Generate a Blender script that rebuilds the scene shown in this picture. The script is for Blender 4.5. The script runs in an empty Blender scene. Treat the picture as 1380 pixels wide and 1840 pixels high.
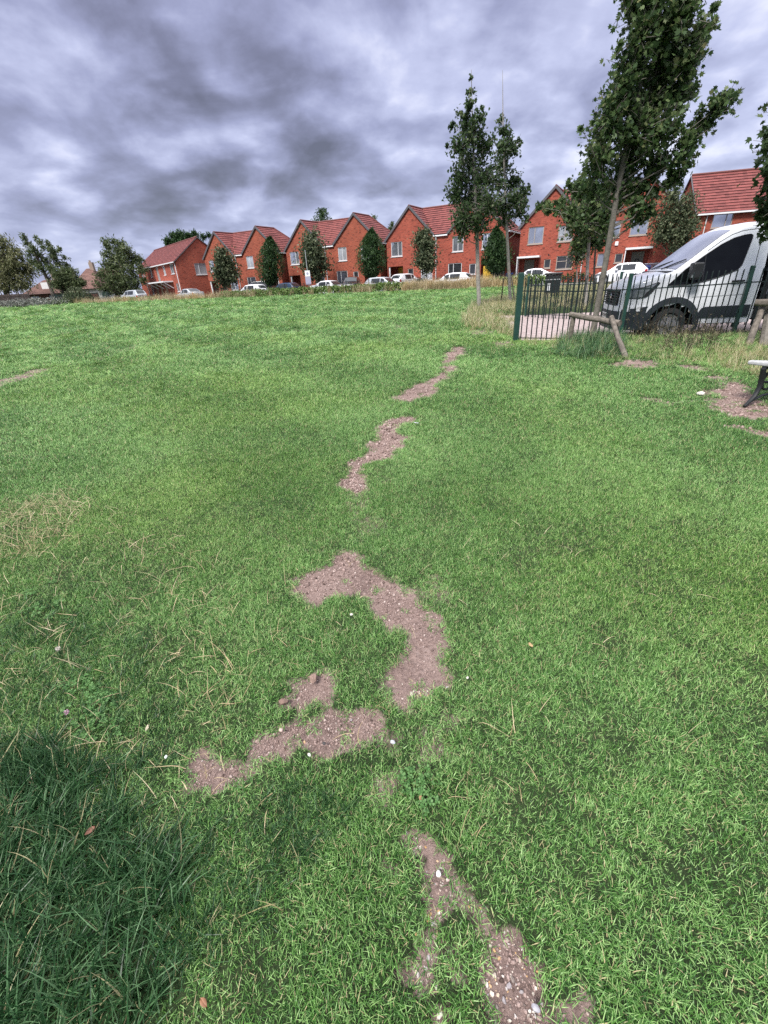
import bpy, bmesh, math, random
import numpy as np
from mathutils import Vector, Matrix
from mathutils.geometry import delaunay_2d_cdt

rng = np.random.default_rng(7)
random.seed(7)
S = bpy.context.scene
COL = S.collection
PI = math.pi
R = math.radians

# ------------------------------------------------------------------ camera model
FPX, CX, CY, EYE = 783.0, 690.0, 920.0, 1.55
PITCH, ROLL = R(28.0), R(3.15)
FW = np.array([0, math.cos(PITCH), -math.sin(PITCH)])
_R = np.array([1., 0, 0]); _U = np.cross(_R, FW)
RT = math.cos(ROLL)*_R - math.sin(ROLL)*_U
UP = math.sin(ROLL)*_R + math.cos(ROLL)*_U
CAM = np.array([0, 0, EYE])

def ray(px, py):
    return FW + RT*(px-CX)/FPX - UP*(py-CY)/FPX
def at_y(px, py, y):
    d = ray(px, py); return CAM + d*(y/d[1])
def at_z(px, py, z):
    d = ray(px, py); return CAM + d*((z-EYE)/d[2])
def depth(P):
    return float((np.asarray(P)-CAM) @ FW)

# ------------------------------------------------------------------ noise + terrain
def vnoise(x, y, seed=0):
    x = np.asarray(x, float); y = np.asarray(y, float)
    xi = np.floor(x).astype(np.int64); yi = np.floor(y).astype(np.int64)
    xf = x-xi; yf = y-yi
    def h(a, b):
        n = (a*374761393 + b*668265263 + seed*1442695041) & 0x7fffffff
        n = ((n ^ (n >> 13))*1274126177) & 0x7fffffff
        return ((n ^ (n >> 16)) & 0xffff)/65535.0
    u = xf*xf*(3-2*xf); v = yf*yf*(3-2*yf)
    return (h(xi, yi)*(1-u)+h(xi+1, yi)*u)*(1-v) + (h(xi, yi+1)*(1-u)+h(xi+1, yi+1)*u)*v
def fbm(x, y, seed=0, o=4):
    a, s, t = .5, 0., 0.
    for i in range(o):
        s = s + a*vnoise(x*2**i, y*2**i, seed+i*17); t += a; a *= .5
    return s/t
def sstep(a, b, x):
    t = np.clip((x-a)/(b-a), 0, 1); return t*t*(3-2*t)

U_ROW = np.array([.8704, -.4924]); V_ROW = np.array([.4924, .8704]); O_ROW = np.array([.5, 58.8])
def row(s, t):
    p = O_ROW + U_ROW*s + V_ROW*t; return float(p[0]), float(p[1])
def row_st(x, y):
    dx = np.asarray(x)-O_ROW[0]; dy = np.asarray(y)-O_ROW[1]
    return dx*U_ROW[0]+dy*U_ROW[1], dx*V_ROW[0]+dy*V_ROW[1]
FENCE_N = np.array([.148, .989]); FENCE_P = np.array([3.05, 10.1])   # front fence line
def fence_d(x, y):
    return (np.asarray(x)-FENCE_P[0])*FENCE_N[0] + (np.asarray(y)-FENCE_P[1])*FENCE_N[1]
def fence_s(x, y):
    return (np.asarray(x)-FENCE_P[0])*FENCE_N[1] - (np.asarray(y)-FENCE_P[1])*FENCE_N[0]
def fence_pt(s, d):
    return (FENCE_P[0]+FENCE_N[1]*s+FENCE_N[0]*d, FENCE_P[1]-FENCE_N[0]*s+FENCE_N[1]*d)

def ground(x, y):
    x = np.asarray(x, float); y = np.asarray(y, float)
    t = .9*y + .43*x
    h = np.where(t > 0, .6*(1-np.exp(-np.maximum(t, 0)/20)), .03*np.maximum(t, -15))
    near = np.clip((np.hypot(x, y)-1.2)/4, 0, 1)
    h = h + (fbm(x*.45, y*.45, 3, 3)-.5)*.05*near
    # sunken track behind the fence
    d = fence_d(x, y); s = fence_s(x, y)
    m = sstep(-.45, .65, d)*(1-sstep(6.6, 7.2, d))*sstep(-.3, .6, s)*(1-sstep(30, 33, s))
    h = h*(1-m) + (.02+.11*sstep(2, 6.5, d))*m
    # the road in front of the houses
    rs, rt = row_st(x, y)
    m = sstep(-10.2, -9.4, rt)*(1-sstep(-3.2, -2.6, rt))
    h = h*(1-m) + .33*m
    m = sstep(-2.6, -1.6, rt)
    h = h*(1-m) + .47*m
    return h
def gz(x, y): return float(ground(x, y))
def G(px, py):
    z = .1
    for i in range(40):
        P = at_z(px, py, z); z = .5*z+.5*gz(P[0], P[1])
    return P

# ------------------------------------------------------------------ materials
def newmat(name):
    m = bpy.data.materials.new(name); m.use_nodes = True
    nt = m.node_tree; nt.nodes.clear()
    return m, nt
def nd(nt, typ, **kw):
    n = nt.nodes.new(typ)
    for k, v in kw.items():
        if k.startswith('i_'): n.inputs[k[2:].replace('_', ' ')].default_value = v
        else: setattr(n, k, v)
    return n
def ramp(nt, stops, interp='LINEAR'):
    r = nt.nodes.new('ShaderNodeValToRGB'); r.color_ramp.interpolation = interp
    el = r.color_ramp.elements
    while len(el) < len(stops): el.new(.5)
    for e, (p, c) in zip(el, stops):
        e.position = p; e.color = (*c, 1) if len(c) == 3 else c
    return r
def plain(name, col, rough=.6, metal=0., var=.12, scale=6., spec=.5, bump=0., coat=0.):
    m, nt = newmat(name); L = nt.links.new
    out = nd(nt, 'ShaderNodeOutputMaterial'); b = nd(nt, 'ShaderNodeBsdfPrincipled')
    b.inputs['Roughness'].default_value = rough; b.inputs['Metallic'].default_value = metal
    b.inputs['Specular IOR Level'].default_value = spec; b.inputs['Coat Weight'].default_value = coat
    tc = nd(nt, 'ShaderNodeTexCoord'); n = nd(nt, 'ShaderNodeTexNoise'); n.inputs['Scale'].default_value = scale; n.inputs['Detail'].default_value = 5
    L(tc.outputs['Object'], n.inputs['Vector'])
    r = ramp(nt, [(.25, [c*(1-var) for c in col]), (.75, [min(1, c*(1+var)) for c in col])])
    L(n.outputs['Fac'], r.inputs['Fac']); L(r.outputs['Color'], b.inputs['Base Color'])
    if bump:
        bm_ = nd(nt, 'ShaderNodeBump'); bm_.inputs['Strength'].default_value = bump; bm_.inputs['Distance'].default_value = .02
        L(n.outputs['Fac'], bm_.inputs['Height']); L(bm_.outputs['Normal'], b.inputs['Normal'])
    L(b.outputs['BSDF'], out.inputs['Surface'])
    return m
def foliage(name, cols, attr='lv', trans=.3, spec=.25):
    m, nt = newmat(name); L = nt.links.new
    out = nd(nt, 'ShaderNodeOutputMaterial'); b = nd(nt, 'ShaderNodeBsdfPrincipled'); t = nd(nt, 'ShaderNodeBsdfTranslucent'); mx = nd(nt, 'ShaderNodeMixShader')
    a = nd(nt, 'ShaderNodeAttribute', attribute_name=attr)
    k = len(cols)
    r = ramp(nt, [(i/max(1, k-1), c) for i, c in enumerate(cols)])
    L(a.outputs['Fac'], r.inputs['Fac']); L(r.outputs['Color'], b.inputs['Base Color']); L(r.outputs['Color'], t.inputs['Color'])
    b.inputs['Roughness'].default_value = .5; b.inputs['Specular IOR Level'].default_value = spec
    mx.inputs[0].default_value = trans
    L(b.outputs['BSDF'], mx.inputs[1]); L(t.outputs['BSDF'], mx.inputs[2]); L(mx.outputs[0], out.inputs['Surface'])
    return m
def grass_blade(name, dark, mid, light, straw, straw_at=.93, wscale=.7):
    m, nt = newmat(name); L = nt.links.new
    out = nd(nt, 'ShaderNodeOutputMaterial'); b = nd(nt, 'ShaderNodeBsdfPrincipled'); t = nd(nt, 'ShaderNodeBsdfTranslucent'); mx = nd(nt, 'ShaderNodeMixShader')
    g = nd(nt, 'ShaderNodeNewGeometry'); n = nd(nt, 'ShaderNodeTexNoise'); n.inputs['Scale'].default_value = wscale; n.inputs['Detail'].default_value = 4
    L(g.outputs['Position'], n.inputs['Vector'])
    br = nd(nt, 'ShaderNodeAttribute', attribute_name='br')
    ti = nd(nt, 'ShaderNodeAttribute', attribute_name='tint', attribute_type='INSTANCER')
    # fac = .9*noise + .35*(br-.5) + .4*(tint-.5)
    m1 = nd(nt, 'ShaderNodeMath', operation='MULTIPLY_ADD'); m1.inputs[1].default_value = .85; m1.inputs[2].default_value = -.425
    L(br.outputs['Fac'], m1.inputs[0])
    m2 = nd(nt, 'ShaderNodeMath', operation='MULTIPLY_ADD'); m2.inputs[1].default_value = .45
    L(ti.outputs['Fac'], m2.inputs[0]); L(m1.outputs[0], m2.inputs[2])
    m3 = nd(nt, 'ShaderNodeMath', operation='MULTIPLY_ADD'); m3.inputs[1].default_value = .55
    L(n.outputs['Fac'], m3.inputs[0]); L(m2.outputs[0], m3.inputs[2])
    m4 = nd(nt, 'ShaderNodeMath', operation='SUBTRACT'); m4.inputs[1].default_value = .02
    L(m3.outputs[0], m4.inputs[0])
    r = ramp(nt, [(.15, dark), (.5, mid), (.85, light)])
    L(m4.outputs[0], r.inputs['Fac'])
    # second large scale noise swings the hue towards yellow in places
    n2 = nd(nt, 'ShaderNodeTexNoise'); n2.inputs['Scale'].default_value = wscale*.45; n2.inputs['Detail'].default_value = 2
    mp = nd(nt, 'ShaderNodeMapping'); mp.inputs['Location'].default_value = (13, 7, 0); L(g.outputs['Position'], mp.inputs['Vector']); L(mp.outputs['Vector'], n2.inputs['Vector'])
    yr = ramp(nt, [(.45, (1, 1, 1)), (.72, (1.14, 1.04, .85))])
    L(n2.outputs['Fac'], yr.inputs['Fac'])
    mul = nd(nt, 'ShaderNodeMix', data_type='RGBA', blend_type='MULTIPLY'); mul.inputs[0].default_value = 1
    L(r.outputs['Color'], mul.inputs[6]); L(yr.outputs['Color'], mul.inputs[7])
    gt = nd(nt, 'ShaderNodeMath', operation='GREATER_THAN'); gt.inputs[1].default_value = straw_at
    fr = nd(nt, 'ShaderNodeMath', operation='FRACT'); mm = nd(nt, 'ShaderNodeMath', operation='MULTIPLY_ADD'); mm.inputs[1].default_value = 7.31
    L(br.outputs['Fac'], mm.inputs[0]); L(ti.outputs['Fac'], mm.inputs[2]); L(mm.outputs[0], fr.inputs[0]); L(fr.outputs[0], gt.inputs[0])
    mix = nd(nt, 'ShaderNodeMix', data_type='RGBA'); L(gt.outputs[0], mix.inputs[0]); L(mul.outputs[2], mix.inputs[6]); mix.inputs[7].default_value = (*straw, 1)
    L(mix.outputs[2], b.inputs['Base Color']); L(mix.outputs[2], t.inputs['Color'])
    b.inputs['Roughness'].default_value = .42; b.inputs['Specular IOR Level'].default_value = .4
    mx.inputs[0].default_value = .22
    L(b.outputs['BSDF'], mx.inputs[1]); L(t.outputs['BSDF'], mx.inputs[2]); L(mx.outputs[0], out.inputs['Surface'])
    return m

def brick_mat(name, c1, c2, mortar):
    m, nt = newmat(name); L = nt.links.new
    out = nd(nt, 'ShaderNodeOutputMaterial'); b = nd(nt, 'ShaderNodeBsdfPrincipled'); uv = nd(nt, 'ShaderNodeUVMap')
    br = nd(nt, 'ShaderNodeTexBrick'); br.inputs['Color1'].default_value = (*c1, 1); br.inputs['Color2'].default_value = (*c2, 1); br.inputs['Mortar'].default_value = (*mortar, 1)
    br.inputs['Scale'].default_value = 1; br.inputs['Brick Width'].default_value = .225; br.inputs['Row Height'].default_value = .075; br.inputs['Mortar Size'].default_value = .008
    br.inputs['Bias'].default_value = -.2
    L(uv.outputs['UV'], br.inputs['Vector'])
    # burnt bricks: blotchy darker bricks in brick-shaped cells
    mp = nd(nt, 'ShaderNodeMapping'); mp.inputs['Scale'].default_value = (4.44, 13.33, 1); L(uv.outputs['UV'], mp.inputs['Vector'])
    fl = nd(nt, 'ShaderNodeVectorMath', operation='FLOOR'); L(mp.outputs['Vector'], fl.inputs[0])
    wn = nd(nt, 'ShaderNodeTexWhiteNoise'); L(fl.outputs[0], wn.inputs['Vector'])
    r = ramp(nt, [(.0, (.5, .5, .52)), (.07, (.62, .6, .6)), (.12, (.95, .95, .95)), (1, (1.12, 1.08, 1.05))])
    L(wn.outputs['Value'], r.inputs['Fac'])
    n = nd(nt, 'ShaderNodeTexNoise'); n.inputs['Scale'].default_value = .6; n.inputs['Detail'].default_value = 6; L(uv.outputs['UV'], n.inputs['Vector'])
    r2 = ramp(nt, [(.3, (.82, .82, .84)), (.7, (1.1, 1.1, 1.08))]); L(n.outputs['Fac'], r2.inputs['Fac'])
    x1 = nd(nt, 'ShaderNodeMix', data_type='RGBA', blend_type='MULTIPLY'); x1.inputs[0].default_value = 1
    L(br.outputs['Color'], x1.inputs[6]); L(r.outputs['Color'], x1.inputs[7])
    x2 = nd(nt, 'ShaderNodeMix', data_type='RGBA', blend_type='MULTIPLY'); x2.inputs[0].default_value = 1
    L(x1.outputs[2], x2.inputs[6]); L(r2.outputs['Color'], x2.inputs[7])
    L(x2.outputs[2], b.inputs['Base Color']); b.inputs['Roughness'].default_value = .85; b.inputs['Specular IOR Level'].default_value = .2
    L(b.outputs['BSDF'], out.inputs['Surface'])
    return m
def tile_mat(name, a, bcol, dark, course=.32):
    m, nt = newmat(name); L = nt.links.new
    out = nd(nt, 'ShaderNodeOutputMaterial'); b = nd(nt, 'ShaderNodeBsdfPrincipled'); uv = nd(nt, 'ShaderNodeUVMap')
    sp = nd(nt, 'ShaderNodeSeparateXYZ'); L(uv.outputs['UV'], sp.inputs[0])
    mp = nd(nt, 'ShaderNodeMapping'); mp.inputs['Scale'].default_value = (3.0, 1/course, 1); L(uv.outputs['UV'], mp.inputs['Vector'])
    fl = nd(nt, 'ShaderNodeVectorMath', operation='FLOOR'); L(mp.outputs['Vector'], fl.inputs[0])
    wn = nd(nt, 'ShaderNodeTexWhiteNoise'); L(fl.outputs[0], wn.inputs['Vector'])
    n = nd(nt, 'ShaderNodeTexNoise'); n.inputs['Scale'].default_value = .5; n.inputs['Detail'].default_value = 5; L(uv.outputs['UV'], n.inputs['Vector'])
    ad = nd(nt, 'ShaderNodeMath', operation='MULTIPLY_ADD'); ad.inputs[1].default_value = .5; L(wn.outputs['Value'], ad.inputs[0]); 
    sc = nd(nt, 'ShaderNodeMath', operation='MULTIPLY'); sc.inputs[1].default_value = .6; L(n.outputs['Fac'], sc.inputs[0]); L(sc.outputs[0], ad.inputs[2])
    r = ramp(nt, [(.2, a), (.75, bcol)]); L(ad.outputs[0], r.inputs['Fac'])
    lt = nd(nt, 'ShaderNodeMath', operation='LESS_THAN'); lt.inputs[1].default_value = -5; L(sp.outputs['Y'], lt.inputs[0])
    dk = nd(nt, 'ShaderNodeMix', data_type='RGBA'); L(lt.outputs[0], dk.inputs[0]); L(r.outputs['Color'], dk.inputs[6]); dk.inputs[7].default_value = (*dark, 1)  # riser faces coloured dark: a painted shadow line under each tile course
    L(dk.outputs[2], b.inputs['Base Color']); b.inputs['Roughness'].default_value = .7; b.inputs['Specular IOR Level'].default_value = .3
    L(b.outputs['BSDF'], out.inputs['Surface'])
    return m

MT = {}
MT['brick'] = brick_mat('red_brick', (.345, .074, .045), (.245, .05, .032), (.26, .13, .10))
for i_, (k_, g_) in enumerate([(.92, 1.06), (1.04, .96), (1.0, 1.1), (1.08, 1.0), (.88, 1.0)]):
    MT['brick%d' % i_] = brick_mat('red_brick_batch', (.345*k_, .074*k_*g_, .045*k_), (.245*k_, .05*k_*g_, .032*k_), (.26, .13, .10))
MT['brick_old'] = brick_mat('old_brick', (.28, .11, .08), (.22, .085, .065), (.3, .24, .2))
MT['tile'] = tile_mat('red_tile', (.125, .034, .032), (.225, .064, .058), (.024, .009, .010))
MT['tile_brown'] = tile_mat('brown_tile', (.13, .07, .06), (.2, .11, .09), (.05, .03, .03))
MT['ridge'] = plain('ridge_tile', (.16, .06, .055), .8)
MT['verge'] = plain('dark_verge', (.09, .085, .095), .6)
MT['white'] = plain('white_paint', (.75, .76, .78), .45, var=.04)
MT['taupe'] = plain('taupe_frame', (.36, .31, .27), .5, var=.05)
MT['offwhite'] = plain('offwhite_frame', (.62, .62, .63), .5, var=.05)
MT['render'] = plain('white_render', (.66, .65, .62), .85, var=.08, scale=2)
MT['door'] = plain('olive_door', (.13, .13, .10), .5, var=.1)
MT['yellow'] = plain('yellow_board', (.55, .34, .03), .6, var=.12, scale=3)
MT['timber'] = plain('pale_timber', (.34, .24, .16), .75, var=.2, scale=5)
MT['fencewood'] = plain('fence_wood', (.19, .145, .12), .85, var=.3, scale=3)
MT['greymetal'] = plain('grey_metal', (.42, .43, .44), .45, .4, var=.08)
MT['fgreen'] = plain('green_fence_paint', (.010, .045, .035), .45, var=.2, scale=9, coat=.2)
MT['fblack'] = plain('dark_fence_paint', (.008, .016, .016), .5, var=.2, scale=9)
MT['black'] = plain('black_plastic', (.012, .013, .015), .5, var=.2)
MT['dkplastic'] = plain('grey_plastic', (.022, .028, .035), .55, var=.15, spec=.35)
MT['rubber'] = plain('tyre_rubber', (.015, .015, .016), .8, var=.2)
MT['rim'] = plain('steel_rim', (.30, .30, .31), .4, .6, var=.15)
MT['chrome'] = plain('chrome', (.7, .7, .72), .15, .95, var=.02)
MT['lamp'] = plain('headlamp_glass', (.25, .27, .30), .12, .3, var=.35, scale=14, coat=.6)
MT['redlamp'] = plain('tail_lamp', (.35, .02, .02), .15, var=.2, coat=.5)
MT['plate'] = plain('number_plate', (.72, .72, .66), .4, var=.05)
MT['vanwhite'] = plain('van_paint', (.68, .70, .74), .32, var=.03, scale=2, coat=.25)
MT['carwhite'] = plain('white_car_paint', (.78, .79, .82), .28, var=.02, coat=.5)
MT['carsilver'] = plain('silver_car_paint', (.50, .53, .56), .28, .35, var=.04, coat=.5)
MT['carblack'] = plain('black_car_paint', (.016, .017, .02), .2, var=.1, coat=.6)
MT['carblue'] = plain('blue_car_paint', (.015, .04, .09), .22, var=.1, coat=.6)
MT['binblue'] = plain('blue_bin', (.012, .06, .30), .45, var=.1)
MT['oldwood'] = plain('weathered_log', (.14, .12, .10), .9, var=.5, scale=14, bump=.7)
MT['benchwood'] = plain('grey_bench_wood', (.38, .38, .39), .8, var=.2, scale=20, bump=.3)
MT['bark'] = plain('grey_bark', (.13, .118, .10), .9, var=.4, scale=12, bump=.8)
MT['palebark'] = plain('pale_bark', (.27, .25, .225), .9, var=.3, scale=9, bump=.5)
MT['darkbark'] = plain('dark_bark', (.11, .09, .075), .9, var=.4, scale=5, bump=.6)
MT['stone'] = plain('pale_stone', (.55, .52, .46), .8, var=.25, scale=25)
MT['asphalt'] = plain('asphalt', (.06, .06, .062), .9, var=.2, scale=3)
MT['paving'] = plain('paving_grey', (.24, .23, .22), .9, var=.12, scale=2)
MT['kerb'] = plain('kerb_stone', (.33, .32, .30), .85, var=.15)
def glass_mat(name, col, metal=.55, rough=.06):
    return plain(name, col, rough, metal, var=.4, scale=.7, spec=.8)  # the noise blotches paint uneven reflections into the glass colour
MT['pane'] = glass_mat('sky_pane', (.42, .45, .52), .75)
MT['pane2'] = glass_mat('curtain_pane', (.40, .42, .45), .35, .1)
MT['panedark'] = glass_mat('dark_pane', (.03, .032, .036), .0, .04)
MT['carglass'] = glass_mat('car_glass', (.035, .04, .045), .15, .05)
MT['vanglass'] = plain('van_side_glass', (.004, .005, .006), .05, 0, var=.25, spec=.22)
MT['screen'] = glass_mat('windscreen_glass', (.66, .68, .73), .75, .12)

MT['maple'] = foliage('maple_leaves', [(.028, .055, .022), (.055, .10, .035), (.09, .145, .052), (.15, .19, .08), (.20, .19, .09)], trans=.35)
MT['youngmaple'] = foliage('young_tree_leaves', [(.024, .047, .02), (.048, .085, .032), (.08, .125, .05), (.14, .165, .075)], trans=.35)
MT['hornbeam'] = foliage('dark_column_leaves', [(.016, .04, .014), (.036, .078, .025), (.075, .13, .042)], trans=.2)
MT['rowan'] = foliage('grey_green_leaves', [(.03, .045, .024), (.075, .10, .05), (.14, .165, .09), (.22, .22, .14)], trans=.3)
MT['willow'] = foliage('willow_leaves', [(.08, .10, .04), (.17, .18, .085), (.27, .27, .15), (.36, .33, .20)], trans=.3)
MT['poplar'] = foliage('poplar_leaves', [(.04, .065, .026), (.09, .125, .05), (.16, .19, .09), (.25, .26, .16)], trans=.3)
MT['hedge'] = foliage('hedge_leaves', [(.04, .085, .022), (.095, .16, .04), (.17, .24, .075), (.22, .24, .11)], trans=.25)
MT['silverbush'] = foliage('silver_leaves', [(.10, .11, .09), (.24, .25, .22), (.42, .42, .40)], trans=.2)
MT['brownweed'] = foliage('brown_stems', [(.06, .05, .035), (.13, .11, .07), (.2, .17, .11)], trans=.2)

MT['lawnblade'] = grass_blade('lawn_blades', (.04, .12, .025), (.125, .285, .06), (.35, .54, .20), (.46, .40, .22), .945)
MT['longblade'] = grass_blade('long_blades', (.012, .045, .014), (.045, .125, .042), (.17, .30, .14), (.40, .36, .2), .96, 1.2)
MT['dryblade'] = grass_blade('dry_blades', (.10, .15, .05), (.24, .25, .10), (.44, .40, .22), (.55, .47, .30), .6, .8)
MT['strawblade'] = grass_blade('straw_blades', (.36, .28, .17), (.50, .41, .26), (.62, .53, .36), (.3, .26, .12), .9, .6)

# ------------------------------------------------------------------ mesh helpers
class MB:
    def __init__(s): s.v = []; s.f = []; s.uv = []; s.has_uv = False
    def add(s, verts, faces, uvs=None):
        o = len(s.v); s.v += [tuple(map(float, p)) for p in verts]
        for i, f in enumerate(faces):
            s.f.append(tuple(o+k for k in f))
            s.uv.append(uvs[i] if uvs else None)
        if uvs: s.has_uv = True
    def quad(s, a, b, c, d, uv=None): s.add([a, b, c, d], [(0, 1, 2, 3)], [uv] if uv else None)
    def poly(s, pts, uv=None): s.add(pts, [tuple(range(len(pts)))], [uv] if uv else None)
    def box(s, x0, x1, y0, y1, z0, z1, M=None, bev=0):
        x0, x1 = min(x0, x1), max(x0, x1); y0, y1 = min(y0, y1), max(y0, y1); z0, z1 = min(z0, z1), max(z0, z1)
        P = [(x0, y0, z0), (x1, y0, z0), (x1, y1, z0), (x0, y1, z0), (x0, y0, z1), (x1, y0, z1), (x1, y1, z1), (x0, y1, z1)]
        if M is not None: P = [tuple(M @ Vector(p)) for p in P]
        s.add(P, [(3, 2, 1, 0), (4, 5, 6, 7), (0, 1, 5, 4), (1, 2, 6, 5), (2, 3, 7, 6), (3, 0, 4, 7)])
    def tube(s, pts, rad, n=8, cap=True, wob=0.):
        pts = [np.asarray(p, float) for p in pts]
        if np.isscalar(rad): rad = [rad]*len(pts)
        rings = []; prev = None
        for i, p in enumerate(pts):
            d = pts[min(i+1, len(pts)-1)]-pts[max(i-1, 0)]; d = d/(np.linalg.norm(d)+1e-9)
            if prev is None:
                a = np.array([1., 0, 0]) if abs(d[0]) < .8 else np.array([0, 1., 0])
            else: a = prev
            x = a-d*(a@d); x /= np.linalg.norm(x)+1e-9; y = np.cross(d, x); prev = x
            rings.append([p+rad[i]*(1+wob*random.uniform(-1, 1))*(math.cos(2*PI*k/n)*x+math.sin(2*PI*k/n)*y) for k in range(n)])
        V = [q for r_ in rings for q in r_]; Fs = []
        for i in range(len(pts)-1):
            for k in range(n):
                Fs.append((i*n+k, i*n+(k+1) % n, (i+1)*n+(k+1) % n, (i+1)*n+k))
        if cap:
            Fs.append(tuple(reversed(range(n)))); Fs.append(tuple((len(pts)-1)*n+k for k in range(n)))
        s.add(V, Fs)
    def lathe(s, prof, M, n=20):      # prof: list of (radius, axial); axis = local z of M
        V = []; Fs = []
        for (r_, a) in prof:
            for k in range(n): V.append(tuple(M @ Vector((r_*math.cos(2*PI*k/n), r_*math.sin(2*PI*k/n), a))))
        for i in range(len(prof)-1):
            for k in range(n): Fs.append((i*n+k, i*n+(k+1) % n, (i+1)*n+(k+1) % n, (i+1)*n+k))
        Fs.append(tuple(reversed(range(n)))); Fs.append(tuple((len(prof)-1)*n+k for k in range(n)))
        s.add(V, Fs)
    def build(s, name, mat, parent=None, smooth=False, fix=False, bevel=0):
        me = bpy.data.meshes.new(name); me.from_pydata(s.v, [], s.f)
        if s.has_uv:
            ul = me.uv_layers.new(name='UVMap')
            for p, u in zip(me.polygons, s.uv):
                if u:
                    for li, c in zip(p.loop_indices, u): ul.data[li].uv = c
        if mat: me.materials.append(mat)
        if fix or bevel:
            bm_ = bmesh.new(); bm_.from_mesh(me); bmesh.ops.remove_doubles(bm_, verts=bm_.verts, dist=1e-5)
            bmesh.ops.recalc_face_normals(bm_, faces=bm_.faces); bm_.to_mesh(me); bm_.free()
        if smooth:
            me.polygons.foreach_set('use_smooth', [True]*len(me.polygons))
        o = bpy.data.objects.new(name, me); COL.objects.link(o)
        if parent: o.parent = parent
        if bevel:
            b = o.modifiers.new('Bevel', 'BEVEL'); b.width = bevel; b.segments = 2; b.limit_method = 'ANGLE'
        if smooth:
            try: me.set_sharp_from_angle(angle=R(38))
            except Exception: pass
        return o

def np_mesh(name, V, Fidx, mat, parent=None, attrs=None, smooth=False):
    """V (n,3), Fidx (m,k) all faces k-gons. attrs: {name:(domain, array)}"""
    me = bpy.data.meshes.new(name); V = np.asarray(V, np.float32); Fidx = np.asarray(Fidx, np.int32); m, k = Fidx.shape
    me.vertices.add(len(V)); me.vertices.foreach_set('co', V.ravel())
    me.loops.add(m*k); me.loops.foreach_set('vertex_index', Fidx.ravel())
    me.polygons.add(m); me.polygons.foreach_set('loop_start', np.arange(0, m*k, k, dtype=np.int32))
    if smooth: me.polygons.foreach_set('use_smooth', np.ones(m, bool))
    for nme, (dom, arr) in (attrs or {}).items():
        a = me.attributes.new(nme, 'FLOAT', dom); a.data.foreach_set('value', np.asarray(arr, np.float32))
    me.update(calc_edges=True); me.validate()
    me.materials.append(mat)
    o = bpy.data.objects.new(name, me); COL.objects.link(o)
    if parent: o.parent = parent
    return o

def tag(o, label, cat, group=None):
    o['label'] = label; o['category'] = cat
    if group: o['group'] = group
    return o
def thing(name, label, cat, loc=(0, 0, 0), rz=0, group=None):
    o = bpy.data.objects.new(name, None); COL.objects.link(o); o.empty_display_size = .2
    o.location = loc; o.rotation_euler = (0, 0, rz)
    return tag(o, label, cat, group)
def kind(o, k): o['kind'] = k; return o

# ------------------------------------------------------------------ leaves and trees
TPL = {
 'maple': np.array([(0, 0, 0), (.18, .05, 0), (.5, .22, .06), (.30, .38, .03), (.42, .72, .08), (.14, .62, 0), (0, 1.0, .02), (-.14, .62, 0), (-.42, .72, .08), (-.30, .38, .03), (-.5, .22, .06), (-.18, .05, 0)]),
 'oval': np.array([(0, 0, 0), (.26, .3, .05), (.24, .65, .05), (0, 1, 0), (-.24, .65, .05), (-.26, .3, .05)]),
 'narrow': np.array([(0, 0, 0), (.15, .45, .03), (0, 1, 0), (-.15, .45, .03)]),
}
def leaf_arrays(pos, size, tpl, upb=.5, axis=None, axw=0.):
    n = len(pos); T = TPL[tpl]; k = len(T)
    nr = rng.normal(size=(n, 3)); nr[:, 2] += upb*1.5; nr /= np.linalg.norm(nr, axis=1)[:, None]
    ax = rng.normal(size=(n, 3))
    if axis is not None: ax = ax*(1-axw)+np.asarray(axis)*axw*1.8
    ax -= nr*(ax*nr).sum(1)[:, None]; ax /= np.linalg.norm(ax, axis=1)[:, None]+1e-9
    bx = np.cross(ax, nr)
    sz = size*rng.uniform(.65, 1.25, n)
    V = pos[:, None, :] + sz[:, None, None]*(T[None, :, 0, None]*bx[:, None, :] + T[None, :, 1, None]*ax[:, None, :] + T[None, :, 2, None]*nr[:, None, :])
    return V.reshape(-1, 3), np.arange(n*k).reshape(n, k)
def crown_pts(blobs, per, twig=True):
    """points gathered along little twigs inside each blob, so the crown has clumps and gaps"""
    P = []; LV = []; TW = []
    rm_ = np.mean([r_ for c, r_ in blobs])
    for (c, r_) in blobs:
        per_ = per*min(2.2, (r_/rm_)**1.8)
        nt_ = max(2, int(per_*.12))
        for j in range(nt_):
            d = rng.normal(size=3); d[2] += .25; d /= np.linalg.norm(d)
            a = c + d*r_*rng.uniform(0, .35); e = c + d*r_*rng.uniform(.5, 1.32)
            m_ = max(3, int(per_/nt_))
            t = rng.uniform(.1, 1.05, m_)
            q = a+(e-a)*t[:, None] + rng.normal(size=(m_, 3))*r_*.13
            P.append(q); LV.append(np.clip(rng.normal(.38+.12*rng.normal(), .2, m_), 0, 1)); TW.append((a, e))
    return np.vstack(P), np.concatenate(LV), TW

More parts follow.
